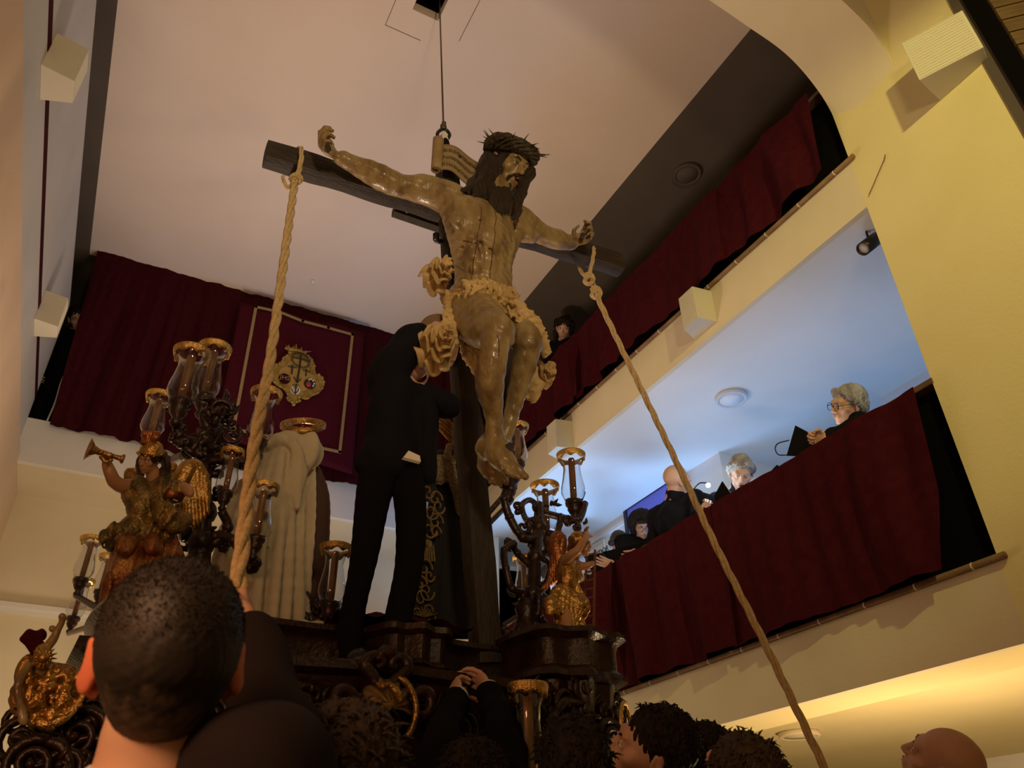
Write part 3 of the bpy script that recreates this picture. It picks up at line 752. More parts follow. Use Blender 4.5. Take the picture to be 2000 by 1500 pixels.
for j in range(7): lock([(958+5*j, 372, 2.39, 7.5), (962+5.5*j, 396, 2.38, 6.5), (966+5.5*j, 418-abs(j-3)*2, 2.38, 2.2)], .004)
S.disp(lambda X, Y, Z: .003*np.sin(X*230+np.sin(Z*50)*2.5+Y*120))
S.mesh('hair', 'statuehair', chr_root)
# crown of thorns: twisted stems round the head
crown = MB(); cr = random.Random(3)
up = hf @ Vector((0, 0, 1)); cc = ht + hf @ (Vector((0, -.012, .062))*HS)
def cpt(a, rad, z): return cc + hf @ (Vector((math.cos(a)*rad*.92, math.sin(a)*rad*1.12, z))*HS)
for s_ in range(7):
    ph = s_*2*pi/7; pts = []; 
    for i in range(60):
        a = 2*pi*i/59; tw = a*3 + ph
        pts.append(cpt(a, .098+.017*math.cos(tw), .026*math.sin(tw)+.006*math.sin(a*5+s_)+.012*math.sin(a)))
    crown.tube(pts, [.0115*(1+.25*math.sin(i_*1.7+s_*2)) for i_ in range(60)], 6)
co_ = crown.build('crown_of_thorns', 'thorn', chr_root, True)
for i in range(26):
    a = 2*pi*i/26 + cr.uniform(-.1, .1); z = cr.uniform(-.01, .032); p = cpt(a, .108, z); q = cpt(a+cr.uniform(-.15, .15), .108+cr.uniform(.035, .055), z+cr.uniform(-.01, .035))
    MB().tube([p, p.lerp(q, .6), q], [.0042, .0026, .0006], 5).build('thorn', 'thorn', co_)
# loincloth --------------------------------------------------------------------
S = SDF((.80, 2.0, 1.75), (1.75, 2.8, 2.75), .006)
def band(pts, k=.003, n=6, amp=.0):
    q = [C(*p) for p in pts]; S.path([a for a, _ in q], [b for _, b in q], k, n)
br = random.Random(21)
for j in range(7):      # bunched horizontal folds round the hips
    dy = j*6.5
    band([(878, 582+dy*.3, 2.56, 7), (900, 566+dy*.75, 2.43, 7.5), (928, 556+dy+3*math.sin(j*2), 2.40-.006*j, 8), (955, 558+dy*1.0+3*math.cos(j*3), 2.40-.006*j, 8), (985, 570+dy*1.1, 2.42, 7.5), (1008, 590+dy*.9, 2.50, 7)])
for j in range(14):     # crossing ridges
    x = 905+j*7.5; y = 548+max(0, (x-960))*.45
    band([(x, y+br.uniform(-3, 3), 2.39, 6), (x+br.uniform(2, 9), y+16, 2.365, 6.5), (x+br.uniform(-6, 6), y+32, 2.38, 5.5)])
for j in range(8):      # right hip cascade
    band([(985+j*3, 575+j*7, 2.42, 8), (1008+j*4, 590+j*9, 2.38, 9), (1030+j*4, 612+j*8, 2.37, 8), (1040+j*3.4, 632+j*7, 2.40, 6)])
    band([(990+j*8, 600+j*5, 2.36, 5), (1002+j*7, 618+j*6, 2.345, 6)])
band([(1045, 625, 2.38, 9), (1058, 655, 2.38, 9), (1066, 685, 2.40, 8), (1062, 698, 2.41, 5)], .012)
band([(1030, 610, 2.38, 9), (1048, 640, 2.37, 9), (1058, 672, 2.39, 9)], .012)
for j in range(5):      # tail under the thigh
    band([(905+j*3, 655, 2.52, 12), (915+j*7, 690+j*2, 2.52, 12), (930+j*6, 722, 2.52, 9), (945+j*3, 742+j*2, 2.50, 4)], .012)
for j in range(5):      # tail from the knot down to the lower rosette
    band([(872+j*3, 590, 2.50, 7), (872+j*5, 620, 2.46, 9), (862+j*7, 650, 2.45, 9), (858+j*8, 675, 2.46, 8)])
for j in range(4): band([(1056, 712+j*12, 2.50, 8), (1036+j*2, 722+j*13, 2.52, 11), (1050-j*3, 745+j*10, 2.54, 9), (1030, 775-j*4, 2.54, 6)], .012)
def rosette(cx, cy, Y, R_, n, seed, flat=.7):
    """ruffled bunch of carved cloth"""
    c = P(cx, cy, Y); m_ = mpp(c); r = random.Random(seed)
    S.ell(c + Vector((0, .04, 0)), (R_*.62*m_, .05, R_*.6*m_), .02)
    for ring, (rad, yy, cnt) in enumerate(((1.0, .0, n), (.72, -.035, n-3), (.40, -.055, n-6))):
        pts = []
        for i in range(cnt*6+1):
            a = 2*pi*i/(cnt*6); w = math.sin(a*cnt*.5*(1 if cnt % 2 == 0 else 2) + seed + ring)
            rr = R_*rad*m_*(1+.16*w)
            pts.append(c + Vector((math.cos(a)*rr*.86, yy + .028*math.cos(a*cnt+ring), math.sin(a)*rr*1.0*1.12)))
        for a, b in zip(pts[:-1], pts[1:]): S.cap(a, b, .0105, .0105, .005)
    for i in range(n*2):
        a = 2*pi*(i+.5*r.random())/(n*2); p0 = c + Vector((math.cos(a)*R_*.25*m_, -.045, math.sin(a)*R_*.25*m_)); p1 = c + Vector((math.cos(a)*R_*.55*m_, -.045, math.sin(a)*R_*.6*m_)); p2 = c + Vector((math.cos(a)*R_*.86*m_, .004, math.sin(a)*R_*1.05*m_))
        S.cap(p0, p1, .012, .011, .006); S.cap(p1, p2, .011, .009, .006)
band([(868, 572, 2.52, 10), (880, 590, 2.50, 12), (893, 574, 2.47, 9)], .01)
def wr_(X, Y, Z):
    w1 = np.sin(X*31+Z*17)+np.sin(Z*41-X*23+1.3)+np.sin(Y*37+X*13)
    a = np.sin((X*.8+Z*.6)*70+w1*1.9); b = np.sin((X*.5-Z*.85)*95+w1*1.6+2)
    return .013*(np.abs(a)**.6-.6) + .006*(np.abs(b)**.7-.5)
S.disp(wr_)
S.mesh('loincloth', 'loincloth', chr_root)
def ruffle(cx, cy, Y, R_, seed, n=7, layers=4, tilt=0.0):
    c = P(cx, cy, Y); m_ = mpp(c); r = random.Random(seed)
    for L in range(layers):
        rad = R_*m_*(1.0-.22*L); ph = r.uniform(0, 6); ph2 = r.uniform(0, 6); nn = n-(L > 1)
        def fn(u, v):
            a = u*2*pi; rr = rad*(.12+.88*v)*(1+.10*math.sin(a*3+ph2)+.05*math.sin(a*5+ph))
            z = .30*rad*v**1.3*math.sin(a*nn+ph+.8*math.sin(a*2+ph2)+v*1.4); a2 = a+.20*v*math.cos(a*nn+ph)
            dy = -.032*L + .34*rad*(1-v)*(.4) + z + .03*v*v*(1 if L == 0 else -.4)
            return c + Vector((math.cos(a2)*rr*.92, dy-.02, math.sin(a2)*rr*1.12+tilt*math.cos(a)*rr))
        MB().grid(fn, 110, 14).build('cloth_ruffle', 'loincloth', chr_root, True, .009)
ruffle(851, 545, 2.48, 31, 2, 7); ruffle(846, 684, 2.43, 45, 5, 7, 5); ruffle(1056, 740, 2.52, 23, 9, 5, 3)

# ropes ------------------------------------------------------------------------
def rope(name, label, pts, r, twist=22, parent=None):
    sp = spline(pts, 10); L = sum((Vector(b)-Vector(a)).length for a, b in zip(sp[:-1], sp[1:]))
    n = max(40, int(L/.012)); cum = [0]
    for a, b in zip(sp[:-1], sp[1:]): cum.append(cum[-1] + (Vector(b)-Vector(a)).length)
    arr = np.array(sp); t = np.linspace(0, cum[-1], n); ps = np.stack([np.interp(t, cum, arr[:, i]) for i in range(3)], 1)
    mb = MB(); strands = 3
    T = np.gradient(ps, axis=0); T /= np.linalg.norm(T, axis=1)[:, None] + 1e-9
    ref = np.array([.3, 1, .1]); N = np.cross(T, ref); N /= np.linalg.norm(N, axis=1)[:, None]; B = np.cross(T, N)
    for s_ in range(strands):
        a = t/(r*twist/6.28*1.0) + s_*2*pi/strands
        q = ps + (N*np.cos(a)[:, None] + B*np.sin(a)[:, None])*r*.52
        mb.tube([Vector(x) for x in q], r*.56, 6)
    return mb.build(name, 'rope', parent, True)
rl = empty('rope', P(578, 345, 2.62), 'thick hemp rope hanging from the left end of the crossbar', 'rope', 'ropes tied to the crossbar')
fr_ = YC-.075; bk = YC+.08
rope('rope_line', '', [P(577, 350, fr_-.01), P(560, 470, 2.42), P(528, 700, 2.1), P(500, 850, 1.86), P(470, 1090, 1.58), P(466, 1150, 1.52), P(460, 1300, 1.42)], .0165, parent=rl)
rope('rope_loop', '', [P(577, 350, fr_), P(586, 325, fr_-.01), P(589, 296, fr_), P(586, 290, YC), P(572, 300, bk), P(566, 335, bk), P(572, 348, YC), P(578, 350, fr_)], .012, parent=rl)
rope('rope_tail', '', [P(578, 352, fr_), P(566, 364, fr_), P(560, 366, fr_), P(554, 352, fr_), P(553, 344, fr_)], .009, parent=rl)
rope('rope_knot', '', [P(568, 346, fr_-.02), P(578, 342, fr_-.03), P(588, 349, fr_-.02), P(578, 358, fr_-.01), P(568, 350, fr_-.02), P(580, 346, fr_-.04), P(586, 356, fr_-.02)], .012, parent=rl)
rr2 = empty('rope', P(1152, 540, 2.62), 'thick hemp rope slanting from the right end of the crossbar past the choir balcony', 'rope', 'ropes tied to the crossbar')
rope('rope_line', '', [P(1156, 552, fr_), P(1178, 605, 2.58), P(1250, 755, 2.5), P(1320, 900, 2.42), P(1400, 1070, 2.33), P(1500, 1270, 2.25), P(1620, 1520, 2.15)], .0150, parent=rr2)
rope('rope_loop', '', [P(1149, 540, fr_), P(1156, 515, fr_-.01), P(1160, 490, fr_), P(1156, 482, YC), P(1140, 490, bk), P(1132, 520, bk), P(1140, 536, YC), P(1149, 540, fr_)], .011, parent=rr2)
for cx, cy in ((1150, 545), (1164, 572)):
    rope('rope_knot', '', [P(cx-10, cy-4, fr_-.01), P(cx, cy-10, fr_-.03), P(cx+9, cy-2, fr_-.03), P(cx+2, cy+10, fr_-.02), P(cx-8, cy+4, fr_-.02), P(cx+3, cy-5, fr_-.045), P(cx+7, cy+8, fr_-.02)], .012, parent=rr2)

# ---- banner with its coat of arms ---------------------------------------------
YBN = YB - .16
def BN(px, py, d=0): return P(px, py, YBN) + Vector((0, -d, 0))
ban = empty('banner', BN(575, 740), 'flat maroon banner with gold border and crowned gold coat of arms', 'banner')
b_tl, b_tr, b_bl, b_br = P(470, 590, YBN), P(712, 650, YBN), P(418, 850, YBN), P(688, 925, YBN)
def bnf(u, v):
    p = b_tl.lerp(b_tr, u).lerp(b_bl.lerp(b_br, u), v)
    return p + Vector((0, -.012*math.sin(u*9+v*2)*(.3+.7*v), -.014*math.sin(u*14)*(1-v)))
MB().grid(bnf, 30, 24).build('cloth', 'velvet2', ban, True, .01)
hr_ = MB(); hr_.tube([b_tl+Vector((0, .02, -.01)), b_tr+Vector((0, .02, -.01))], .012, 8)
for _t in (.05, .5, .95): hr_.tube([b_tl.lerp(b_tr, _t)+Vector((0, .02, -.01)), b_tl.lerp(b_tr, _t)+Vector((0, .16, .03))], .008, 6)
hr_.build('hanging_rod', 'velvet', ban, True)
def uvof(px, py):
    t = P(px, py, YBN); e1 = b_tr-b_tl; e2 = b_bl-b_tl; return t
def strip(pts, w, m, name, parent, d=.03, closed=True):
    mb = MB(); q = [BN(*p, d) for p in pts]
    if closed: q.append(q[0])
    for a, b in zip(q[:-1], q[1:]):
        t = (b-a).normalized(); s = Vector((0, 1, 0)).cross(t)*w*.5
        mb.add([a-s-t*w*.5, b-s+t*w*.5, b+s+t*w*.5, a+s-t*w*.5, a-s-t*w*.5+Vector((0,.006,0)), b-s+t*w*.5+Vector((0,.006,0)), b+s+t*w*.5+Vector((0,.006,0)), a+s-t*w*.5+Vector((0,.006,0))], [(0,1,2,3),(4,7,6,5),(0,4,5,1),(1,5,6,2),(2,6,7,3),(3,7,4,0)])
    return mb.build(name, m, parent)
M['braid'] = mat('gold_braid', (.30, .21, .09), .7, col2=(.38, .27, .12), nscale=60)
strip([(499, 602), (545, 612), (590, 630), (640, 643), (687, 656), (662, 885), (455, 840)], .030, 'braid', 'border_braid', ban)
# shield in local 2D: photo pixels of the emblem
def flat(pts, m, name, parent, d, th=.012):
    q = [BN(*p, d) for p in pts]
    return MB().prism(q, (0, th, 0)).build(name, m, parent)
out = spline([(556,683),(563,694),(552,701),(545,712),(535,716),(527,722),(525,735),(530,748),(540,757),(553,765),(560,778),(559,785),(567,790),(570,797),(577,791),(584,788),(583,781),(597,784),(608,777),(620,772),(630,760),(631,748),(625,738),(614,733),(613,718),(606,703),(598,697),(590,690),(575,683)], 4)
M['emb'] = mat('emblem_gold_thread', (.42, .29, .07), .6, metal=.2, col2=(.30, .19, .04), nscale=14, ramp=(.4, .6), bump=.5, bscale=60)
M['emb2'] = mat('emblem_ochre_field', (.45, .30, .08), .7)
em = flat(out, 'emb', 'coat_of_arms', ban, .045)
cart = MB()
for k in range(34):     # scrolled rim
    i = int(k*len(out)/34); a = out[i]; cx, cy = 578, 738
    v = np.array([a[0]-cx, a[1]-cy]); v = v/np.linalg.norm(v)
    cart.ball(BN(a[0]-v[0]*2, a[1]-v[1]*2, .05), (.018, .012, .018), 6, 4)
o = cart.build('scrolled_rim', 'emb', em, True); o['kind'] = 'stuff'
inn = [(a[0]*.66+578*.34, a[1]*.66+737*.34) for a in out]
flat(inn, 'emb2', 'field', em, .052)
MB().tube([BN(x, y, .06) for x, y in spline([(562,688),(575,690),(588,694)], 5)], .010, 6).build('crown_band', 'emb', em)
cw = MB()
for x0, y0, x1, y1 in ((563,688,561,679),(568,689,572,681),(575,690,576,678),(582,692,587,684),(588,694,597,691)):
    cw.tube([BN(x0,y0,.06), BN(x1,y1,.06)], [.010,.003], 5)
for x0, y0, x1, y1 in ((563,687,556,680),(590,694,605,692)): cw.tube([BN(x0,y0,.06), BN(x1,y1,.06)], [.008,.002], 5)
cw.build('crown_points', 'emb', em)
def line(pts, r, m, nm): return MB().tube([BN(*p, .062) for p in pts], r, 5).build(nm, m, em)
line([(585,700),(581,730),(577,752)], .011, 'blackplastic', 'black_cross_post'); line([(568,703),(583,706),(602,711)], .009, 'blackplastic', 'black_cross_bar')
line([(568,719),(567,736)], .009, 'blackplastic', 'small_cross_post'); line([(559,721),(577,724)], .006, 'blackplastic', 'small_cross_bar')
line([(596,727),(594,740)], .008, 'blackplastic', 'small_cross_post'); line([(588,728),(603,732)], .006, 'blackplastic', 'small_cross_bar')
line([(571,742),(577,753),(585,746)], .006, 'blackplastic', 'nails')
ch = MB()
for i in range(22):     # chain ring
    a = 2*pi*i/22; c = (584+17*math.cos(a)+2*math.sin(a), 709+14*math.sin(a)+4*math.cos(a)*.8)
    ch.lathe([(.011,-.003),(.014,0),(.011,.003),(.008,0)], BN(c[0], c[1], .062), 7, axis=(0,1,0), closed=True)
ch.build('chain', 'blackplastic', em)
def disc(px, py, rpx, m, nm, d=.062):
    c = BN(px, py, d); r = rpx*mpp(c)
    return MB().lathe([(r,0),(r,.01),(0.001,.01)], c, 20, axis=(0,1,0)).build(nm, m, em)
def txt(s, loc, size, m, parent, name, rotz=0, normal='-Y', ext=.002, M3=None):
    cu = bpy.data.curves.new(name, 'FONT'); cu.body = s; cu.size = size; cu.align_x = 'CENTER'; cu.align_y = 'CENTER'; cu.extrude = ext
    o = bpy.data.objects.new(name+'_tmp', cu); COL.objects.link(o)
    dg = bpy.context.evaluated_depsgraph_get(); me = bpy.data.meshes.new_from_object(o.evaluated_get(dg)); bpy.data.objects.remove(o)
    B = M3 if M3 is not None else Matrix(((1,0,0),(0,0,-1),(0,1,0)))
    me.transform(Matrix.Translation(loc) @ B.to_4x4() @ Matrix.Rotation(rotz, 4, 'Z'))
    me.materials.clear()
    return link(name, me, m, parent)
disc(553, 745, 11.5, 'velvet', 'maroon_roundel'); disc(602, 755, 11.5, 'blackplastic', 'black_roundel'); disc(574, 767, 9.5, 'shirt', 'white_roundel')
txt('JHS', BN(553, 745, .075), .072, 'parch', em, 'monogram')
MB().ball(BN(599, 757, .07), (.026, .012, .034), 8, 6).build('red_heart', mat('heart_red', (.45, .04, .03), .6), em)
fl = MB()
for dx, dy in ((-2, -7), (2, -8), (6, -5), (8, 1), (6, 5)): fl.ball(BN(602+dx, 755+dy, .07), .010, 6, 4)
fl.build('white_flowers', 'shirt', em)
an = MB(); an.tube([BN(575,757,.072), BN(573,777,.072)], .007, 5)
for e in (-1, 1):
    stube(an, [BN(573,775,.072), BN(573+e*5,771,.072), BN(573+e*7,765,.072)], .005, 5); 
    for k in range(3): an.tube([BN(574,760+k*2,.072), BN(574+e*(6-k),757+k*3.5,.072)], .003, 4)
an.build('black_anchor_mark', 'blackplastic', em)

# ---- ceiling lamps, loudspeakers, spotlight, wall notices ----------------------
def round_lamp(loc, r, label, m1='lampring', m2='lampdisc'):
    t = empty('ceiling_lamp', loc, label, 'ceiling lamp', 'round flat ceiling lamps')
    MB().lathe([(r*.96,0),(r,-.006),(r,-.030),(r*.97,-.036),(r*.80,-.036),(r*.80,-.026),(.001,-.026)], loc, 36).build('frame', m1, t, True)
    MB().lathe([(r*.79,-.027),(r*.79,-.032),(.001,-.032)], loc, 36).build('diffuser', m2, t, True)
    v = MB()
    for k in range(4):
        a = .2+k*.13; c = Vector(loc)+Vector((math.cos(a)*r*1.0, math.sin(a)*r*1.0, -.018)); v.ball(c, .006, 6, 4)
    v.build('vent_holes', 'dark', t); return t
round_lamp((4.07, 3.87, 3.349), .125, 'round white ceiling lamp, switched off, on the choir gallery ceiling')
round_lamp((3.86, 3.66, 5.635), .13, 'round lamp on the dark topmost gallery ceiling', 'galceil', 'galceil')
round_lamp((4.50, 4.28, .949), .14, 'round lamp on the warm lit ceiling under the lowest balcony', 'band', 'band')
wall_speaker((XR, 3.34, 3.56), -1, .95, 'cream wedge loudspeaker on the beam above the round choir gallery lamp', yaw=-.1)
wall_speaker((XR, 5.30, 3.50), -1, .95, 'cream wedge loudspeaker on the beam behind the right candelabrum')
wall_speaker((XR, 1.17, 3.78), -1, 1.1, 'ribbed cream loudspeaker high on the yellow wall, nearest to the wooden planks', plan=[(0, -1), (0, 1), (1.15, .75), (.45, -1.25)])
wall_speaker((XL, 3.50, 3.88), 1, .95, 'cream wedge loudspeaker on the grey left wall, upper one')
wall_speaker((XL, 5.95, 3.90), 1, .95, 'cream wedge loudspeaker on the grey left wall, lower one beside the curtain')
# black spotlight under the slab at the near end of the choir opening
t = empty('spotlight', PX(1690, 470, 3.55), 'small black cylindrical spotlight at the corner of the choir opening', 'spotlight')
a, b = PX(1686, 486, 3.50), PX(1712, 466, 3.62)
mb = MB(); d = (a-b).normalized(); mb.lathe([(.040,0),(.042,.004),(.042,.17),(.036,.17),(.032,.155),(.001,.15)], b, 20, axis=d); mb.build('housing', 'blackplastic', t, True)
MB().lathe([(.034,.150),(.034,.156),(.001,.158)], b, 20, axis=d).build('lens', 'lampring', t, True)
st = MB(); stube(st, [b+d*.08, PX(1692, 450, 3.56), PX(1700, 436, 3.58), Vector((3.58, 2.05, 3.35))], .008, 6); st.build('bracket', 'blackplastic', t, True)
wr = MB(); stube(wr, [(XR-.012, 1.86, 3.405), (XR-.012, 1.82, 3.44), (XR-.012, 1.72, 3.53), (XR-.012, 1.70, 3.545), (XR-.012, 1.69, 3.57)], .0035, 6)
o = wr.build('loose_wire', 'lip', None, True); tag(o, 'thin loose wire on the yellow wall above the opening corner', 'wire')
# framed blue board and notice on the gallery wall (X = 4.6)
XG = 4.6
t = empty('framed_board', PX(1270, 1000, XG-.03), 'large dark framed blue board on the choir gallery wall behind the bald man', 'picture')
f0, f1, f2, f3 = PX(1224, 997, XG-.03), PX(1330, 930, XG-.03), PX(1340, 1010, XG-.03), PX(1238, 1085, XG-.03)
y0, y1, z1, z0 = f0.y, f1.y, f0.z, f3.z
MB().box((XG-.03, min(y0,y1), z0), (XG-.012, max(y0,y1), z1)).build('board', mat('blue_board', (.14, .14, .52), .5), t)
fb = MB()
for p, q in (((XG-.045, y1-.03, z1), (XG-.01, y0+.03, z1+.045)), ((XG-.045, y1-.03, z0-.045), (XG-.01, y0+.03, z0)), ((XG-.045, y0, z0), (XG-.01, y0+.045, z1)), ((XG-.045, y1-.045, z0), (XG-.01, y1, z1))): fb.box(p, q)
fb.build('frame', 'blackplastic', t)
t = empty('notice', PX(1168, 1065, XG-.03), 'white printed notice with ornate border on the choir gallery wall', 'notice')
n0, n1 = PX(1152, 1072, XG-.02), PX(1180, 1050, XG-.02)
ya, yb_, zz = n0.y, n1.y, n0.z
MB().box((XG-.03, yb_, zz-.45), (XG-.015, ya, zz)).build('sheet', 'shirt', t)
bd = MB()
for i in range(18):
    for z in (zz-.02,): bd.ball((XG-.032, yb_+(ya-yb_)*(i+.5)/18, z), (.004, .014, .014), 6, 4)
for i in range(12):
    for y in (yb_+.012, ya-.012): bd.ball((XG-.032, y, zz-.02-.40*i/12), (.004, .014, .014), 6, 4)
bd.build('ornate_border', 'grey', t)
MW = Matrix(((0,0,-1),(-1,0,0),(0,1,0)))
txt('VENCEDOR', Vector((XG-.033, (ya+yb_)/2, zz-.12)), .085, 'blackplastic', t, 'lettering', M3=MW)
txt('DE LA', Vector((XG-.033, (ya+yb_)/2, zz-.22)), .075, 'blackplastic', t, 'lettering', M3=MW)

# ---- processional float --------------------------------------------------------
ZP = .80      # top of the float (relative to the camera)
def RV(v): return Vector(v)
pas = empty('processional_float', (.9, 3.4, -.3), 'huge dark carved wooden processional float under the cross', 'float')
pr = random.Random(12)
def molded(x0, x1, y0, y1, zt, prof, name, m='carved', parent=None, nz=0):
    """rectangular block with a moulded profile of (outset, drop) pairs"""
    mb = MB(); vs = []
    # plan with bowed front
    def plan(o):
        pts = []; n = 14
        for i in range(n+1):
            t = i/n; x = x0-o + (x1-x0+2*o)*t; b = .05*math.sin(t*pi)+.015*math.sin(t*pi*5)
            pts.append((x, y0-o-b))
        for i in range(9): t = i/8; pts.append((x1+o+.04*math.sin(t*pi), y0-o+(y1-y0+2*o)*t))
        for i in range(5): t = i/4; pts.append((x1+o-(x1-x0+2*o)*t, y1+o))
        for i in range(9): t = i/8; pts.append((x0-o-.04*math.sin(t*pi), y1+o-(y1-y0+2*o)*t))
        return pts
    rows = [plan(o) for o, d in prof]; n = len(rows[0])
    for r, (o, d) in zip(rows, prof): vs += [(x, y, zt-d) for x, y in r]
    fs = [(i*n+k, i*n+(k+1)%n, (i+1)*n+(k+1)%n, (i+1)*n+k) for i in range(len(prof)-1) for k in range(n)]
    fs += [tuple(range(n)), tuple((len(prof)-1)*n+k for k in range(n))[::-1]]
    o = mb.add(vs, fs).build(name, m, parent, True); md = o.modifiers.new('es', 'EDGE_SPLIT'); md.split_angle = math.radians(35); return o
molded(.30, 1.62, 2.72, 4.3, ZP, [(0,0),(.03,.0),(.035,.02),(.01,.035),(.0,.05),(.0,.12),(.02,.14),(.03,.155),(.03,.17),(.0,.18)], 'upper_platform', parent=pas)
molded(.02, 1.66, 2.52, 4.45, ZP-.17, [(0,0),(.05,.0),(.055,.03),(.02,.045),(.005,.08),(-.03,.16),(-.02,.26),(.03,.36),(.075,.42),(.08,.47),(.04,.49),(.02,.55),(.05,.65),(.08,.68),(.08,.72)], 'carved_body', parent=pas)
molded(.0, 1.70, 2.55, 4.5, ZP-.88, [(0,0),(.02,.02),(.02,1.38)], 'skirt_cloth', 'velvet', pas)
# corner pedestals
molded(1.42, 1.72, 2.46, 2.86, ZP+.02, [(0,0),(.035,0),(.04,.02),(.015,.04),(.01,.06),(.01,.13),(.03,.15),(.035,.17),(.0,.18),(-.01,.28)], 'corner_pedestal', parent=pas)
molded(.05, .42, 2.62, 3.1, ZP-.02, [(0,0),(.035,0),(.04,.02),(.015,.04),(.01,.06),(.01,.13),(.03,.15),(.035,.17),(.0,.18),(-.01,.28)], 'corner_pedestal', parent=pas)
molded(.86, 1.05, 2.50, 2.7, ZP-.03, [(0,0),(.03,0),(.03,.02),(.012,.035),(.01,.11),(.03,.13),(.0,.15),(-.02,.22)], 'corner_pedestal', parent=pas)
# velvet on top under the cross
mv = MB(); mv.grid(lambda u, v: Vector((.72+.5*u, 2.6+.45*v, ZP+.03+.05*math.sin(u*pi)*math.sin(v*pi)+.012*math.sin(u*19+v*5)+.01*math.sin(v*23+u*3))), 24, 18)
o = mv.build('velvet_cover', 'velvet', pas, True)
# scroll ornaments (volutes with leaves), three meshes shared between many parts
def volute(turns, r0, th, leaf, seed, ax='y'):
    r = random.Random(seed); mb = MB(); pts = []; rs = []
    n = int(turns*14)
    for i in range(n+1):
        t = i/n; a = t*turns*2*pi; rr = r0*(1-t)**.8+.004
        pts.append(Vector((math.cos(a)*rr, -.012*t*2, math.sin(a)*rr))); rs.append(th*(1-.55*t))
    mb.tube(pts, rs, 7); mb.ball(pts[-1], th*.8, 7, 5)
    # tail
    tl = [Vector((r0, 0, 0)), Vector((r0*1.05, 0, -r0*.6)), Vector((r0*.6, 0, -r0*1.35)), Vector((-.2*r0, 0, -r0*1.9))]
    stube(mb, tl, [th, th*1.1, th*.8, th*.3], 7, 5)
    for k in range(leaf):
        a = r.uniform(0, 2*pi); q = Vector((math.cos(a)*r0, 0, math.sin(a)*r0)); d = Vector((math.cos(a+.7), -.3, math.sin(a+.7)))
        stube(mb, [q, q+d*r0*.35, q+(d+Vector((math.cos(a+1.8), -.2, math.sin(a+1.8)))*.5)*r0*.5], [th*.6, th*.75, th*.15], 6, 3)
    me = bpy.data.meshes.new('volute'); me.from_pydata(mb.v, [], mb.f); me.update(); me.polygons.foreach_set('use_smooth', [True]*len(me.polygons)); me.materials.append(M['carved']); return me
VOL = [volute(1.8, .055, .013, 4, 1), volute(1.4, .04, .012, 6, 2), volute(2.2, .075, .015, 5, 3)]
def orn(k, loc, rot, s=1.0, parent=pas, name='scroll_ornament'):
    o = bpy.data.objects.new(name, VOL[k]); COL.objects.link(o); o.parent = parent; o.matrix_parent_inverse = parent.matrix_basis.inverted()
    o.location = loc; o.rotation_euler = rot; o.scale = (s, s, s); return o
for i in range(13):       # front face, two rows
    x = .08 + i*.128; f = -1 if i % 2 else 1; bow = .05*math.sin((x-.02)/1.64*pi)
    o = orn(i % 3, (x, 2.50-bow, ZP-.33+.03*math.sin(i*2)), (0, i*1.1, 0), 1.0*pr.uniform(.85, 1.15)); o.scale.x *= f
    o = orn((i+1) % 3, (x+.05, 2.47-bow, ZP-.52), (0, i*2.3, 0), pr.uniform(.85, 1.2)); o.scale.x *= -f
    o = orn((i+2) % 3, (x, 2.50-bow, ZP-.66), (0, i*.7+2, 0), .8)
for i in range(9):        # left side and right side
    y = 2.6 + i*.2
    orn(i % 3, (-.02, y, ZP-.36), (0, 0, pi/2), 1.1); orn((i+1) % 3, (-.02, y+.1, ZP-.55), (0, 1, pi/2), 1.1)
    orn(i % 3, (1.73, y, ZP-.36), (0, 0, pi/2), 1.1); orn((i+1) % 3, (1.76, y+.1, ZP-.55), (0, 1, pi/2), 1.1)
for k, (px, py, Y, s) in enumerate(((1180, 1330, 2.50, 1.0), (1195, 1365, 2.48, .9), (1172, 1395, 2.46, 1.1), (1205, 1400, 2.46, .8), (1150, 1430, 2.42, 1.2), (1190, 1450, 2.42, 1.0), (1100, 1380, 2.42, 1.1), (1060, 1360, 2.42, .9), (1110, 1440, 2.40, 1.2), (1140, 1350, 2.43, 1.0))):
    orn(k % 3, P(px, py, Y), (0, k*1.3, .3), s)
for k, (px, py, Y, s) in enumerate(((40, 1450, 2.3, 1.0), (95, 1470, 2.3, 1.1), (150, 1440, 2.3, 1.1), (60, 1495, 2.25, 1.0), (120, 1500, 2.25, 1.0), (175, 1395, 2.35, 1.0), (165, 1480, 2.3, 1.2), (35, 1410, 2.35, .8))):
    orn(k % 3, P(px, py, Y), (0, k*1.7, -.2), s)
boxo('corner_block', P(20, 1500, 2.55)+Vector((.02, 0, -.6)), P(200, 1385, 2.35)+Vector((.12, .5, 0)), 'carved', pas, .02)
# central carved crest and gilt shell cartouche
crest = MB()
for e, pts in ((1, [(742,1352),(728,1320),(712,1300),(722,1284),(740,1282),(748,1296),(736,1304)]), (-1, [(752,1352),(772,1330),(796,1306),(790,1288),(772,1284),(765,1298),(776,1305)]),
               (1, [(700,1372),(680,1350),(660,1352),(652,1375),(662,1400),(682,1398),(684,1378),(672,1374)]), (-1, [(800,1372),(818,1352),(836,1354),(842,1376),(832,1396),(815,1392),(816,1376)]),
               (1, [(735,1290),(750,1272),(765,1276),(768,1268)])):
    stube(crest, [P(x, y, 2.36) for x, y in pts], [.016, .02, .02, .018, .016, .013, .011, .008][:len(pts)], 8, 5)
crest.build('crest_scrolls', 'carved', pas, True)
cart_ = MB(); cc_ = P(752, 1390, 2.36); R_ = 54*mpp(cc_)
def shell(u, v):
    a = -.3 + u*(2*pi*.62) + .2; rr = R_*(v)*(1+.06*math.sin(u*40)*v)
    return cc_ + Vector((math.cos(a)*rr, -.06*(1-v*v)-.008*math.cos(u*60)*v, math.sin(a)*rr*1.15))
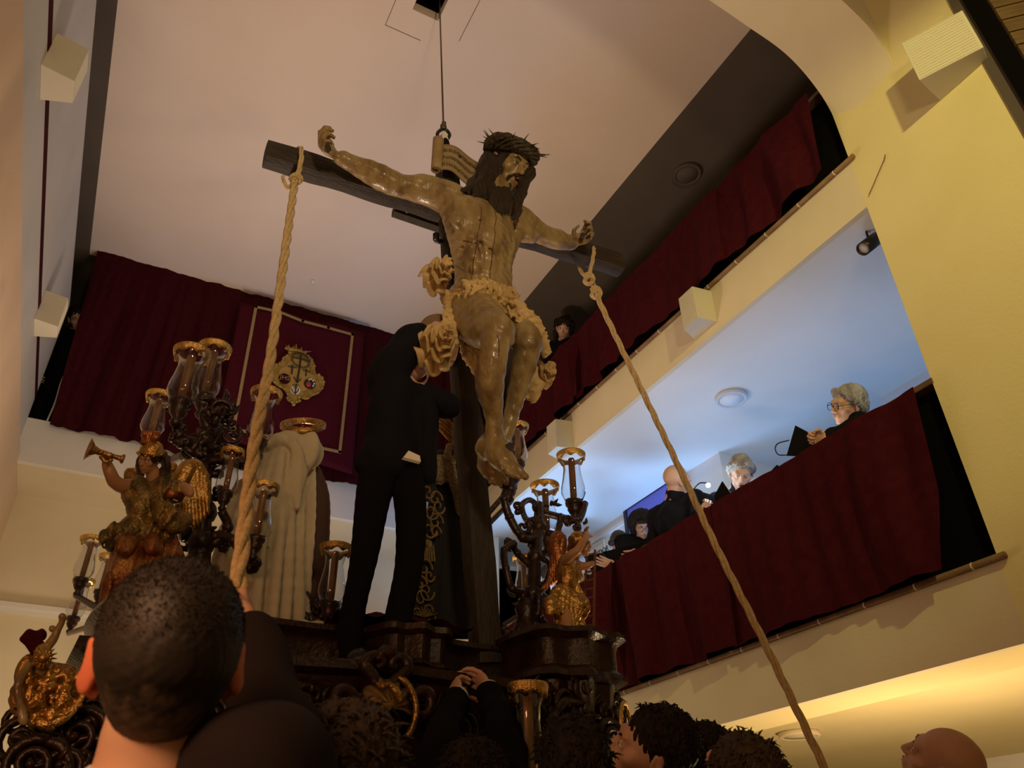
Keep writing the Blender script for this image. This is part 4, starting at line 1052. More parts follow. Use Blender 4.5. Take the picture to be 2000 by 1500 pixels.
cart_.grid(shell, 90, 12); cart_.build('gilt_shell', mat('worn_gilt_shell', (.30, .20, .07), .45, metal=.5, col2=(.12, .08, .03), nscale=20), pas, True, .006)
rim = MB(); stube(rim, [cc_ + Vector((math.cos(a)*R_*1.05, -.03, math.sin(a)*R_*1.2)) for a in np.linspace(-1.2, 1.3, 12)], [.004]+[.010]*10+[.004], 7, 4)
stube(rim, [P(735, 1335, 2.30), P(748, 1342, 2.28), P(758, 1336, 2.29), P(775, 1352, 2.29), P(785, 1375, 2.29)], [.006, .012, .008, .012, .006], 7, 4)
rim.build('gilt_rim', 'gold', pas, True)
# right gilt ring cartouche at the corner
ring = MB(); cr_ = P(1222, 1420, 2.40); rr__ = 42*mpp(cr_)
stube(ring, [cr_ + Vector((math.cos(a)*rr__*.45, math.cos(a)*.02, math.sin(a)*rr__*1.05)) for a in np.linspace(.3, 2*pi-1.2, 14)], [.004]+[.009]*12+[.004], 7, 4)
ring.build('gilt_rim', 'goldbright', pas, True)
# left relief medallion: gilt oval with small figures
med = empty('relief_medallion', P(95, 1350, 2.25), 'gilt relief medallion of small figures at the left corner of the float', 'medallion')
mc = P(95, 1352, 2.28); S = SDF(mc-Vector((.20, .16, .20)), mc+Vector((.24, .12, .26)), .0042)
mm = mpp(mc); S.ell(mc+Vector((0, .03, 0)), (68*mm, .035, 62*mm), .01)
qr = random.Random(9)
def figlet(px, py, h, lean=0, arm=1):
    c = P(px, py, 2.22); u = Vector((lean, 0, 1)).normalized(); s = h*mm
    S.ell(c+u*s*.42, (s*.10, s*.09, s*.12), .004); S.cap(c+u*s*.22, c-u*s*.1, s*.15, s*.13, .01); S.cap(c-u*s*.1, c-u*s*.5, s*.16, s*.22, .01)
    for e in (-1, 1): S.path([c+u*s*.22+Vector((e*s*.13,0,0)), c+Vector((e*s*.26, -s*.08, s*.05*arm)), c+Vector((e*s*.18, -s*.2, s*.18*qr.uniform(-1,1)))], [s*.06, s*.05, s*.04], .006)
for a in ((85, 1345, 66, .1), (57, 1330, 60, -.3), (118, 1368, 58, .2), (140, 1330, 50, .4), (70, 1385, 48, -.2), (105, 1395, 44, 0), (142, 1380, 40, .3), (108, 1318, 42, 0)): figlet(*a)
S.disp(lambda X, Y, Z: .003*np.sin(X*160+np.sin(Z*90)*2)*np.sin(Z*140+Y*90))
S.mesh('relief', 'gold', med)
rm = MB(); stube(rm, [P(x, y, 2.22) for x, y in ((78,1400),(74,1408),(84,1414),(105,1412),(130,1398),(152,1374),(166,1350),(172,1335))], [.008, .012, .013, .013, .012, .010, .008, .004], 8, 5)
rm.build('gilt_lower_rim', 'goldbright', med, True)
# cherub arm, foot and red drape rising above it
ch_ = empty('cherub_figure', P(80, 1270, 2.22), 'small carved figure with raised hand above the left medallion', 'figurine')
S = SDF(P(20, 1450, 2.3)-Vector((.05, .12, .02)), P(150, 1190, 2.2)+Vector((.05, .14, .04)), .0042)
def lb(pts, k=.006):
    q = [C(*p) for p in pts]; S.path([a for a, _ in q], [b for _, b in q], k, 4)
lb([(88, 1268, 2.22, 7), (103, 1250, 2.21, 7), (114, 1228, 2.20, 5), (122, 1214, 2.20, 3.8)])
for j, (dx, dy) in enumerate(((-5, -10), (-2, -13), (2, -13), (5, -9))): lb([(122+dx*.3, 1212, 2.20, 2.4), (122+dx, 1212+dy, 2.19, 1.7)])
lb([(82, 1270, 2.22, 12), (84, 1285, 2.22, 14), (84, 1300, 2.22, 10)])
lb([(55, 1300, 2.22, 8), (38, 1330, 2.20, 7), (34, 1355, 2.20, 6), (42, 1385, 2.19, 6), (46, 1410, 2.18, 8)])
lb([(104, 1230, 2.22, 4.5), (101, 1226, 2.22, 4)])
S.mesh('body', 'statue', ch_)
S = SDF(P(30, 1300, 2.3)-Vector((.03, .1, .05)), P(110, 1215, 2.2)+Vector((.05, .15, .05)), .0045)
for j in range(6): lb([(78, 1275, 2.23, 8), (70-j*4, 1255-j*2, 2.23, 9), (58-j*2+j*7, 1240, 2.24, 8)])
S.disp(lambda X, Y, Z: .003*np.sin(X*200+Z*90)); S.mesh('red_drape', 'velvet', ch_)
sun = MB()
for k in range(14):
    a = 2*pi*k/14; c = P(85, 1285, 2.17); sun.tube([c, c+Vector((math.cos(a)*.028, -.005, math.sin(a)*.028))], [.008, .001], 4)
sun.ball(P(85, 1285, 2.165), .014, 10, 6); sun.build('gilt_sunburst', 'gold', ch_, True)
wg = MB(); wg.ball(P(50, 1310, 2.24), (.022, .012, .04), 10, 8).build('wing', 'gold', ch_, True)

# ---- candelabra and their glass candle lamps -----------------------------------
def candle_lamp(px, py, wpx, label, H=.27, dia=.14, base=True, lean=(0, 0)):
    """px, py: centre of the gilt rim, wpx: its width in the photo"""
    r0 = ray(px, py); d = dia*FPX/wpx; top_ = Vector(r0*d)
    s = dia/.14; ax_ = Vector((lean[0], lean[1], 1)).normalized(); o = top_ - ax_*H*s
    t = empty('glass_candle_lamp', o, label, 'candle lamp', 'glass candle lamps of the float')
    k = H/.27
    prof = [(.030,0),(.048,.012),(.062,.045),(.061,.08),(.051,.13),(.044,.18),(.046,.215),(.056,.24),(.065,.255),(.070,.262)]
    prof = [(r*s, z*s*k) for r, z in prof]
    g = MB(); full = prof + [(max(.001, r-.002), z) for r, z in prof[::-1]]
    g.lathe(full, o, 24, axis=ax_, closed=True); g.build('glass_shade', 'glass', t, True)
    q = Vector((0,0,1)).rotation_difference(ax_)
    def wob(i, a, r, z): 
        w_ = .5+.5*math.sin(a*8)
        return (r*(1+.03*math.sin(a*24+i)), z - (i in (0, 1, 5))*0 - (.016*s*w_ if i in (0, 6) else 0))
    rim_ = [(.070, .244), (.073, .254), (.0755, .264), (.077, .271), (.073, .273), (.0715, .260), (.0685, .246)]
    MB().lathe([(r*s, z*s*k) for r, z in rim_], o, 48, axis=ax_, closed=True, wob=wob).build('gilt_rim', 'goldbright', t, True)
    MB().lathe([(.017*s, -.01), (.017*s, .24*s*k), (.015*s, .245*s*k), (.002, .247*s*k)], o, 14, axis=ax_).build('candle', 'wax', t, True)
    cupm = MB().lathe([(.006*s,-.12*s),(.018*s,-.11*s),(.024*s,-.095*s),(.014*s,-.08*s),(.026*s,-.065*s),(.036*s,-.045*s),(.034*s,-.03*s),(.044*s,-.02*s),(.046*s,-.005*s),(.040*s,.004*s),(.001,.006*s)], o, 20, axis=ax_)
    cupm.build('carved_cup', 'carved', t, True)
    return t, o - ax_*.11*s
LMP = {}
for key, px, py, w_, lb_ in (
    ('A', 377, 688, 66, 'glass candle lamp second highest on the left candelabrum, gilt rim overlapping its neighbour'),
    ('B', 421, 679, 58, 'highest glass candle lamp on the left candelabrum, right of its twin'),
    ('C', 314, 773, 50, 'glass candle lamp at the far left of the left candelabrum above the trumpet angel'),
    ('D', 521, 767, 56, 'glass candle lamp partly behind the left rope, beside the coat of arms'),
    ('E', 456, 882, 46, 'glass candle lamp low in front of the cream mantle, left of the rope'),
    ('F', 517, 950, 55, 'glass candle lamp right of the rope against the cream mantle'),
    ('I', 657, 1068, 58, 'glass candle lamp between the mantled statue and the man in the suit'),
    ('K', 1115, 888, 52, 'glass candle lamp furthest right on the right candelabrum before the blue lit ceiling'),
    ('L', 1064, 948, 52, 'short glass candle lamp in the middle of the right candelabrum'),
    ('M', 1010, 832, 42, 'narrow glass candle lamp just right of the statue\'s shins'),
    ('T', 996, 880, 40, 'glass candle lamp half hidden behind the statue\'s foot'),
    ('O', 1030, 1338, 74, 'large glass candle lamp standing low in front of the float corner'),
    ('G', 182, 1052, 42, 'glass candle lamp at far left, upper one beside the angel skirt'),
    ('H', 215, 1086, 36, 'glass candle lamp just below the angel skirt'),
    ('J', 165, 1133, 38, 'glass candle lamp at far left, lowest of the three'),
    ('U', 1022, 1088, 40, 'small glass candle lamp deep behind the right candelabrum arms')):
    kw = dict(H=.27)
    if key == 'O': kw = dict(H=.40)
    if key in 'AC': kw = dict(H=.24)
    if key in 'GHJ': kw['dia'] = .115
    if key in 'U': kw['dia'] = .12
    if key in 'DI': kw['dia'] = .12
    if key == 'E': kw['dia'] = .093
    if key == 'O': kw['dia'] = .112
    if key == 'F': kw['dia'] = .108
    LMP[key] = candle_lamp(px, py, w_, lb_, **kw)
def branch(root, pts, r0, r1, name='branch', knob=True):
    mb = MB(); n = len(pts); stube(mb, pts, [r0 + (r1-r0)*i/(n-1) for i in range(n)], 9, 6)
    if knob:
        for p in pts[1:-1]: mb.ball(p, r0*1.12, 8, 6)
    return mb.build(name, 'carved', root, True)
def curl(root, c, r, a0, turns, s, nrm=Vector((0, -1, 0)), name='leaf_curl'):
    mb = MB(); u = Vector((1, 0, 0)) if abs(nrm.x) < .9 else Vector((0, 1, 0)); v = nrm.cross(u); pts = []; rs = []
    for i in range(int(turns*12)+1):
        t = i/(turns*12); a = a0+s*t*turns*2*pi; rr = r*(1-t*.75)
        pts.append(c + u*math.cos(a)*rr + v*math.sin(a)*rr); rs.append(.013*(1-t*.55))
    mb.tube(pts, rs, 7); mb.ball(pts[-1], .012, 7, 5)
    return mb.build(name, 'carved', root, True)
def leafy(root, a, b, w, n, seed, name='acanthus_spray'):
    r = random.Random(seed); mb = MB()
    for i in range(n):
        p = a.lerp(b, (i+.5)/n); d = Vector((r.uniform(-1, 1), r.uniform(-.6, .3), r.uniform(-.4, 1))).normalized()
        e = Vector((r.uniform(-1, 1), 0, r.uniform(-1, 1)))*.5
        stube(mb, [p, p+d*w*.6, p+(d+e)*w], [w*.22, w*.30, w*.06], 6, 3)
    return mb.build(name, 'carved', root, True)
cl = empty('candelabrum', P(395, 1200, 3.1), 'carved dark wood candelabrum with scrolling branches left of the mantled statue', 'candelabrum', 'carved candelabra')
st0, st1 = P(395, 1210, 3.0), P(395, 1000, 3.0); hub = P(398, 900, 3.05)
branch(cl, [st0, P(388, 1120, 3.0), P(392, 1060, 3.0), st1, hub], .05, .030, 'stem')
def to(key, mids, r0=.020, r1=.017, root=cl, start=None, Y0=None):
    e = LMP[key][1]; s_ = start
    pts = [s_] + [P(x, y, s_.y + (e.y-s_.y)*(i+1)/(len(mids)+1)) for i, (x, y) in enumerate(mids)] + [e]
    return branch(root, pts, r0, r1)
to('A', [(380, 870), (350, 850), (345, 820)], start=hub); to('B', [(415, 860), (430, 825), (408, 800)], start=hub)
to('C', [(360, 890), (325, 900), (305, 880)], start=hub); to('D', [(440, 900), (480, 910), (503, 890)], start=hub)
branch(pas, [LMP['O'][1], LMP['O'][1]+Vector((0, .02, -.08)), LMP['O'][1]+Vector((.02, .28, -.12))], .022, .03, 'lamp_bracket')
to('E', [(420, 1060), (445, 1030)], start=P(392, 1060, 3.0)); to('F', [(420, 1048), (455, 1055), (490, 1110), (500, 1100)], start=P(392, 1060, 3.0))
leafy(cl, P(420, 790, 3.05), P(410, 930, 3.05), .07, 26, 4); leafy(cl, P(330, 860, 3.0), P(395, 900, 3.0), .05, 12, 5); leafy(cl, P(350, 1050, 3.0), P(430, 1060, 3.0), .06, 14, 6)
leafy(cl, P(340, 770, 3.0), P(350, 860, 3.0), .045, 10, 16); leafy(cl, P(440, 780, 3.1), P(450, 850, 3.1), .05, 10, 17)
for k, (x, y, r_, s_) in enumerate(((430, 800, .05, 1), (450, 850, .045, -1), (370, 880, .05, -1), (425, 960, .04, 1), (365, 1050, .05, 1), (440, 1055, .04, -1))): curl(cl, P(x, y, 3.02), r_, k, 1.2, s_)
# figure half seen on the left candelabrum
branch(cl, [P(500, 1040, 3.4), P(498, 1085, 3.4), P(492, 1110, 3.3), P(500, 1170, 3.2), P(510, 1215, 3.1)], .028, .03, 'lower_branch')
leafy(cl, P(490, 1130, 3.2), P(510, 1210, 3.1), .05, 8, 7)
# small post under lamp I
c2 = empty('candelabrum', P(650, 1240, 3.1), 'small carved winged lamp bracket between the mantled statue and the man', 'candelabrum', 'carved candelabra')
branch(c2, [LMP['I'][1], P(655, 1185, 3.4), P(640, 1215, 3.2), P(635, 1245, 3.0)], .03, .03)
leafy(c2, P(615, 1160, 3.2), P(620, 1235, 3.1), .07, 14, 8)
# right candelabrum
cr2 = empty('candelabrum', P(1030, 1285, 2.75), 'carved dark wood candelabrum with scrolling branches at the right corner of the float', 'candelabrum', 'carved candelabra')
g = [P(1030, 1280, 2.72), P(1028, 1230, 2.74), P(1040, 1160, 2.76), P(1045, 1090, 2.8), P(1052, 1030, 2.85), P(1052, 985, 2.9)]
branch(cr2, g, .035, .022, 'stem')
MB().lathe([(.11,0),(.11,.02),(.07,.05),(.085,.08),(.05,.12),(.035,.17),(.045,.2),(.02,.24)], P(1030, 1290, 2.72), 20).build('foot', 'carved', cr2, True)
def br3(pts, r=.017, nm='branch'): return branch(cr2, [P(*p) for p in pts], r, r*.85, nm)
c4 = empty('candelabrum', P(1000, 1240, 4.1), 'far carved candelabrum at the back corner of the float, mostly behind the statue\'s feet', 'candelabrum', 'carved candelabra')
branch(c4, [Vector((1.5, 4.1, ZP)), Vector((1.52, 4.1, ZP+.5)), Vector((1.55, 4.1, ZP+.8))], .04, .03, 'stem')
for _k in 'MTU': to(_k, [], .02, .016, c4, Vector((1.53, 4.1, ZP+(.15 if _k == 'U' else .6))))
c5 = empty('candelabrum', Vector((.1, 4.15, ZP)), 'far carved candelabrum at the left rear corner of the float with three small lamps', 'candelabrum', 'carved candelabra')
branch(c5, [Vector((.12, 4.15, ZP)), Vector((.08, 4.15, ZP+.4))], .04, .03, 'stem')
for _k in 'GHJ': to(_k, [], .018, .015, c5, Vector((.08, 4.15, ZP+.35)))
to('L', [(1028,1015),(1020,985),(1045,985)], .014, .014, cr2, P(1052,1012,2.88))
to('K', [(1095,1010),(1130,1015),(1142,985)], .017, .015, cr2, P(1055,1000,2.88))
br3([(1050,1050,2.83),(1020,1050,2.8),(995,1010,2.8),(985,975,2.8),(990,955,2.8)], .02)
br3([(1040,1110,2.8),(1010,1080,2.8),(995,1060,2.78),(990,1075,2.78)], .016); br3([(1045,1100,2.8),(1080,1060,2.8),(1093,1025,2.82),(1093,1005,2.82)], .015)
br3([(1035,1170,2.76),(1060,1150,2.75),(1075,1110,2.76),(1060,1090,2.78)], .014); br3([(1030,1160,2.75),(1000,1150,2.72),(988,1110,2.72),(985,1075,2.74),(1005,1060,2.76)], .016)
br3([(1030,1210,2.74),(1050,1200,2.7),(1052,1160,2.7)], .018)
MB().lathe([(.02,0),(.035,.02),(.03,.04),(.042,.06),(.044,.085),(.02,.09)], P(990, 958, 2.8), 16).build('empty_cup', 'carved', cr2, True)
for k, (x, y, r_, s_) in enumerate(((1110, 1020, .03, 1), (1022, 1030, .035, -1), (1000, 1065, .03, 1), (1080, 1085, .03, -1), (1010, 990, .028, 1), (1060, 1150, .03, 1), (1002, 1150, .03, -1), (1125, 1030, .02, -1))): curl(cr2, P(x, y, 2.82), r_, k*1.1, 1.1, s_)
leafy(cr2, P(1045, 985, 2.88), P(1040, 1120, 2.8), .04, 14, 12); leafy(cr2, P(990, 1240, 2.7), P(1065, 1275, 2.7), .06, 22, 13); leafy(cr2, P(1010, 1160, 2.74), P(1050, 1210, 2.72), .045, 10, 14); leafy(cr2, P(1140, 1025, 3.04), P(1130, 1010, 3.04), .03, 4, 15)
leafy(cr2, P(1070, 990, 2.95), P(1085, 985, 2.95), .03, 4, 18)
# little ladder beside the angel
ld = empty('toy_ladder', P(1150, 1285, 2.75), 'thin reddish wooden ladder standing beside the right angel', 'ladder')
l0, l1, l2, l3 = P(1137, 1290, 2.72), P(1158, 1290, 2.72), P(1146, 1078, 2.72), P(1162, 1074, 2.72)
M['ladder'] = mat('red_brown_ladder', (.16, .05, .022), .4)
MB().tube([l0, l2], .0055, 5).build('rail', 'ladder', ld); MB().tube([l1, l3], .0055, 5).build('rail', 'ladder', ld)
for i in range(12):
    t = (i+.6)/12; MB().tube([l0.lerp(l2, t), l1.lerp(l3, t)], .0042, 5).build('rung', 'ladder', ld)

# ---- carved and dressed figures on the float ------------------------------------
M['tunic'] = mat('estofado_green_gold', (.11, .085, .03), .38, metal=.55, col2=(.30, .19, .06), nscale=26, ramp=(.40, .62), bump=.5, bscale=110)
M['skirt'] = mat('estofado_red_gold', (.20, .055, .02), .38, metal=.45, col2=(.34, .17, .05), nscale=22, ramp=(.40, .62), bump=.5, bscale=100)
M['fleshw'] = mat('polychrome_face', (.42, .23, .12), .35, col2=(.36, .18, .09), nscale=10)
M['redgold'] = mat('copper_gilt', (.36, .13, .045), .35, metal=.7, col2=(.22, .07, .025), nscale=30, bump=.4, bscale=90)
M['mantle'] = mat('cream_mantle', (.46, .38, .26), .85, col2=(.52, .44, .31), nscale=6, bump=.1, bscale=200)
M['browncape'] = mat('brown_cape', (.05, .02, .012), .7)
M['blackdress'] = mat('black_velvet_dress', (.009, .007, .008), .8)
M['lace'] = mat('cream_lace', (.42, .34, .22), .8, col2=(.22, .17, .10), nscale=90, bump=.6, bscale=200)
def sdfbox(pts, pad, h):
    q = [P(*p) for p in pts]; lo = [min(v[i] for v in q)-pad for i in range(3)]; hi = [max(v[i] for v in q)+pad for i in range(3)]
    return SDF(lo, hi, h)
def run(S, pts, k=.012, n=4):
    q = [C(*p) for p in pts]; S.path([a for a, _ in q], [b for _, b in q], k, n)
def feathers(root, pts_root, tips, w, m, name='wing', fan=None):
    """wing: a rounded arm plus overlapping long feathers, each its own sub-part"""
    mb = MB(); stube(mb, pts_root, [w*.9, w*1.25, w*1.0, w*.6][:len(pts_root)], 9, 5); wing = mb.build(name, m, root, True)
    sp = spline(pts_root, 8); n = len(tips)
    for i, t in enumerate(tips):
        a = Vector(sp[int((i+.5)/n*(len(sp)-1))]); t = Vector(t); d = (t-a); s = d.cross(Vector((0, 1, 0))).normalized()
        fm = MB()
        def fn(u, v):
            ww = w*.62*math.sin(min(1, v*1.15+.12)*pi*.93)**.6 if v < .97 else w*.12
            return a + d*v + s*ww*(u-.5)*2 + Vector((0, -.008*(1-abs(u-.5)*2)-.003*i, 0))
        fm.grid(fn, 4, 9); fm.build('feather', m, wing, True, .004)
    return wing
# trumpet angel on the left ---------------------------------------------------------
an1 = empty('trumpeting_angel', P(270, 1150, 2.72), 'gilded carved angel in plumed helmet raising its arm beside the left candelabrum', 'statue', 'carved angels')
S = sdfbox([(180, 850, 2.7), (420, 850, 2.7), (180, 1190, 2.7), (420, 1190, 2.7), (300, 1000, 2.5), (300, 1000, 2.85)], .04, .0042)
hf1 = frame_from(CD(-.25, .12, -.95), CD(.14, -.98, -.05)); ht1 = P(293, 897, 2.66); s1 = mpp(ht1)*52/.23
run(S, [(298, 915, 2.68, 9), (300, 935, 2.70, 11)])
run(S, [(262, 948, 2.68, 11), (240, 950, 2.66, 12), (222, 940, 2.64, 10)], .01); run(S, [(222, 940, 2.64, 10), (214, 920, 2.62, 9), (207, 902, 2.62, 6.5)], .01)
run(S, [(340, 950, 2.68, 10), (362, 955, 2.64, 10), (372, 965, 2.6, 7)], .01)
for j in range(4): run(S, [(205+j*1.5, 899-j, 2.62, 4.5), (197+j*4, 893, 2.60, 3.2), (198+j*5, 886, 2.615, 2.8)], .003)
run(S, [(270, 1060, 2.72, 16), (272, 1110, 2.68, 14), (276, 1160, 2.72, 11)], .01); run(S, [(240, 1060, 2.72, 16), (225, 1110, 2.74, 13), (215, 1160, 2.76, 10)], .01)
S.ell(P(292, 980, 2.72), (.05, .04, .08), .02)
S.frame(hf1, ht1, s1); head_sdf(S, thin=.95); S.frame()
S.mesh('body', 'fleshw', an1); face_bits(an1, hf1, ht1, s1, brow='hairbrown')
S = sdfbox([(230, 850, 2.7), (350, 850, 2.7), (230, 960, 2.7), (350, 960, 2.7), (300, 900, 2.55), (300, 900, 2.85)], .03, .004)
S.frame(hf1, ht1, s1); S.ell((0, -.02, .03), (.088, .105, .09), .01); S.ell((0, .10, -.02), (.058, .07, .06), .008, sub=True); S.frame()
for j in range(6): run(S, [(318+j, 885+j, 2.70-.01*j, 6), (322+j, 905, 2.70-.01*j, 7), (318+2*j, 925, 2.68, 6), (326+j, 935, 2.66, 3)], .004)
for j in range(4): run(S, [(280-j, 890, 2.72, 6), (276-j, 910, 2.70, 6), (274+j, 930, 2.68, 4)], .004)
S.disp(lambda X, Y, Z: .0025*np.sin(X*260+np.sin(Z*80)*2)); S.mesh('hair', 'hairbrown', an1)
hm = MB()
W1 = lambda p: hf1 @ (Vector(p)*s1) + ht1
axh = hf1 @ Vector((0, -.25, 1))
hm.lathe([(.100*s1, 0), (.106*s1, .012*s1), (.100*s1, .025*s1), (.096*s1, .06*s1), (.075*s1, .10*s1), (.04*s1, .125*s1), (.001, .13*s1)], W1((0, -.01, .035)), 20, axis=axh)
for k in range(10):
    a = 2*pi*k/10; hm.ball(W1((math.cos(a)*.10, -.01+math.sin(a)*.11, .055)), .015*s1, 6, 4)
helm = hm.build('helmet', 'gold', an1, True)
pl = MB()
for k in range(7): stube(pl, [W1((-.01+.01*k, -.02+.012*k, .14)), W1((-.04+.018*k, -.01, .19+.015*math.sin(k*2))), W1((-.02+.015*k, -.06+.01*k, .225)), W1((.03+.012*k, -.08, .20))], [.016*s1, .024*s1, .022*s1, .008*s1], 7, 4)
pl.build('plume', 'redgold', helm, True)
S = sdfbox([(200, 930, 2.7), (390, 930, 2.7), (200, 1120, 2.7), (390, 1120, 2.7), (300, 1000, 2.5), (300, 1000, 2.85)], .05, .0042)
run(S, [(272, 950, 2.68, 20), (276, 985, 2.67, 21), (280, 1015, 2.68, 18)], .02); run(S, [(318, 950, 2.68, 20), (308, 985, 2.67, 21), (302, 1015, 2.68, 18)], .02)
run(S, [(256, 955, 2.67, 16), (258, 975, 2.67, 13)], .01); run(S, [(332, 950, 2.67, 14), (345, 958, 2.66, 14), (340, 975, 2.66, 11)], .01)
for j in range(7): run(S, [(262+j*11, 1015, 2.67, 11), (256+j*12, 1035, 2.65, 10), (262+j*11, 1052, 2.66, 8)], .006)
run(S, [(300, 985, 2.62, 9), (330, 1000, 2.60, 14), (352, 1018, 2.62, 13), (368, 1012, 2.64, 8)], .012); run(S, [(305, 1000, 2.62, 9), (325, 1020, 2.61, 13), (350, 1030, 2.63, 10)], .012)
run(S, [(262, 1020, 2.68, 12), (235, 1032, 2.66, 12), (215, 1040, 2.64, 11), (203, 1055, 2.64, 8)], .012); run(S, [(255, 1035, 2.68, 12), (230, 1050, 2.66, 12), (212, 1068, 2.66, 9)], .012)
S.disp(lambda X, Y, Z: fold(X, Y, Z, .0040, 150, 1) + .0016*np.sin(X*330)*np.sin(Z*330)); S.mesh('green_gold_tunic', 'tunic', an1)
S = sdfbox([(190, 1030, 2.7), (360, 1030, 2.7), (190, 1190, 2.7), (360, 1190, 2.7), (280, 1100, 2.55), (280, 1100, 2.85)], .05, .0045)
for j in range(10): run(S, [(258+j*8, 1040, 2.69, 11), (246+j*10-(4-j)*1.5, 1085, 2.67+.008*math.sin(j*2), 12), (232+j*12-(4-j)*3, 1130, 2.68, 12), (222+j*13-(4-j)*4, 1172, 2.70, 10)], .006)
for e in (0, 1): run(S, [(250+e*50, 1055, 2.65, 14), (240+e*60, 1075, 2.63, 12)], .012)
S.disp(lambda X, Y, Z: fold(X, Y, Z, .0045, 120, 4)); S.mesh('red_gold_skirt', 'skirt', an1)
MB().tube([P(327, 962, 2.61), P(350, 970, 2.63)], [.017, .016], 14).build('arm_band', 'redgold', an1, True)
feathers(an1, [P(345, 965, 2.76), P(362, 925, 2.76), P(380, 912, 2.76), P(402, 935, 2.76)], [P(352+i*6.5, 1035-abs(i-4)*8+i*1, 2.74+.005*i) for i in range(9)], .030, 'gold')
feathers(an1, [P(275, 965, 2.8), P(262, 935, 2.8), P(256, 925, 2.8), P(250, 940, 2.8)], [P(250+i*5, 965+i*9, 2.79) for i in range(5)], .024, 'gold')
MB().ball(P(337, 915, 2.80), (.018, .014, .024), 10, 8).tube([P(337, 925, 2.8), P(325, 945, 2.8)], [.012, .02], 8).build('scroll_knob', 'gold', an1, True)
tr = MB(); a, b = P(242, 897, 2.58), P(172, 877, 2.56); ax_ = (b-a).normalized(); L = (b-a).length
tr.lathe([(.014, 0), (.017, .004), (.009, .012), (.0075, .03), (.0085, L*.35), (.0105, L*.38), (.009, L*.41), (.011, L*.70), (.017, L*.85), (.030, L*.96), (.037, L), (.033, L*.985), (.012, L*.85), (.001, L*.8)], a, 20, axis=ax_)
stube(tr, [a+ax_*L*.3+Vector((0,0,-.012)), a+ax_*L*.45+Vector((0,0,-.026)), a+ax_*L*.6+Vector((0,0,-.012))], .006, 6)
o = tr.build('trumpet', 'gold', None, True); tag(o, 'small gilt trumpet held up by the helmeted angel', 'trumpet')
# right angel -------------------------------------------------------------------------
an2 = empty('kneeling_gilt_angel', P(1108, 1285, 2.62), 'gilded carved angel shading its face with one arm beside the thin ladder', 'statue', 'carved angels')
an2.name = 'gilded_angel'
S = sdfbox([(1050, 1030, 2.6), (1170, 1030, 2.6), (1050, 1280, 2.6), (1170, 1280, 2.6), (1110, 1100, 2.45), (1110, 1100, 2.75)], .05, .0042)
hf2 = frame_from(CD(.85, .05, -.35), CD(.1, -.99, -.05)); ht2 = P(1134, 1062, 2.60); s2 = mpp(ht2)*44/.23
run(S, [(1126, 1078, 2.61, 8), (1118, 1092, 2.62, 9)])
run(S, [(1103, 1096, 2.58, 9), (1115, 1085, 2.53, 8), (1128, 1075, 2.50, 7)], .008); run(S, [(1128, 1075, 2.50, 7), (1137, 1062, 2.50, 6), (1144, 1050, 2.52, 5)], .006)
for j in range(4): run(S, [(1144, 1050, 2.52, 3.6), (1143+j*3, 1042+j*2, 2.53, 2.7), (1146+j*3.4, 1038+j*3, 2.55, 2.2)], .003)
run(S, [(1125, 1102, 2.62, 8), (1138, 1106, 2.60, 6.5), (1150, 1104, 2.58, 5), (1158, 1100, 2.58, 4)], .008)
S.ell(P(1112, 1125, 2.62), (.04, .035, .06), .02); run(S, [(1105, 1200, 2.58, 12), (1108, 1240, 2.56, 10), (1106, 1262, 2.56, 9)], .01)
S.frame(hf2, ht2, s2); head_sdf(S, thin=.95); S.frame(); S.mesh('body', 'fleshw', an2); face_bits(an2, hf2, ht2, s2, brow='hairbrown')
S = sdfbox([(1100, 1025, 2.6), (1165, 1025, 2.6), (1100, 1100, 2.6), (1165, 1100, 2.6), (1110, 1060, 2.5), (1110, 1060, 2.75)], .02, .0038)
S.frame(hf2, ht2, s2); S.ell((0, -.025, .03), (.09, .105, .092), .01); S.ell((0, .10, -.02), (.06, .07, .06), .008, sub=True)
for j in range(6): S.path([(-.06+.02*j, -.08, 0), (-.07+.02*j, -.10, -.07), (-.05+.02*j, -.07, -.14)], [.03, .03, .012], .008)
S.path([(0, .05, .11), (.01, .06, .16), (-.01, .10, .185)], [.02, .016, .004], .008); S.frame()
S.disp(lambda X, Y, Z: .0025*np.sin(X*260+np.sin(Z*80)*2)); S.mesh('hair', 'gold', an2)
S = sdfbox([(1065, 1080, 2.6), (1160, 1080, 2.6), (1055, 1285, 2.6), (1160, 1285, 2.6), (1110, 1100, 2.45), (1110, 1100, 2.75)], .05, .0042)
run(S, [(1108, 1098, 2.61, 17), (1108, 1130, 2.60, 17), (1110, 1150, 2.61, 13)], .015); run(S, [(1122, 1100, 2.62, 12), (1122, 1130, 2.61, 12)], .012)
S.mesh('gilt_bodice', 'gold', an2)
S = sdfbox([(1055, 1130, 2.6), (1160, 1130, 2.6), (1055, 1285, 2.6), (1160, 1285, 2.6), (1110, 1200, 2.42), (1110, 1200, 2.78)], .05, .0042)
for j in range(7): run(S, [(1098+j*4, 1144, 2.60, 6), (1088+j*7, 1165+4*math.sin(j*2), 2.58, 6.5), (1082+j*8.5, 1192+6*math.sin(j), 2.57, 6.5), (1088+j*7, 1215, 2.58, 5)], .006)
for j in range(7): run(S, [(1090+j*7, 1195, 2.59, 6), (1087+j*8, 1230, 2.58, 6.5), (1086+j*8.5, 1266-3*abs(j-2), 2.59, 6)], .006)
run(S, [(1110, 1150, 2.63, 20), (1110, 1200, 2.63, 22), (1112, 1250, 2.63, 20)], .02)
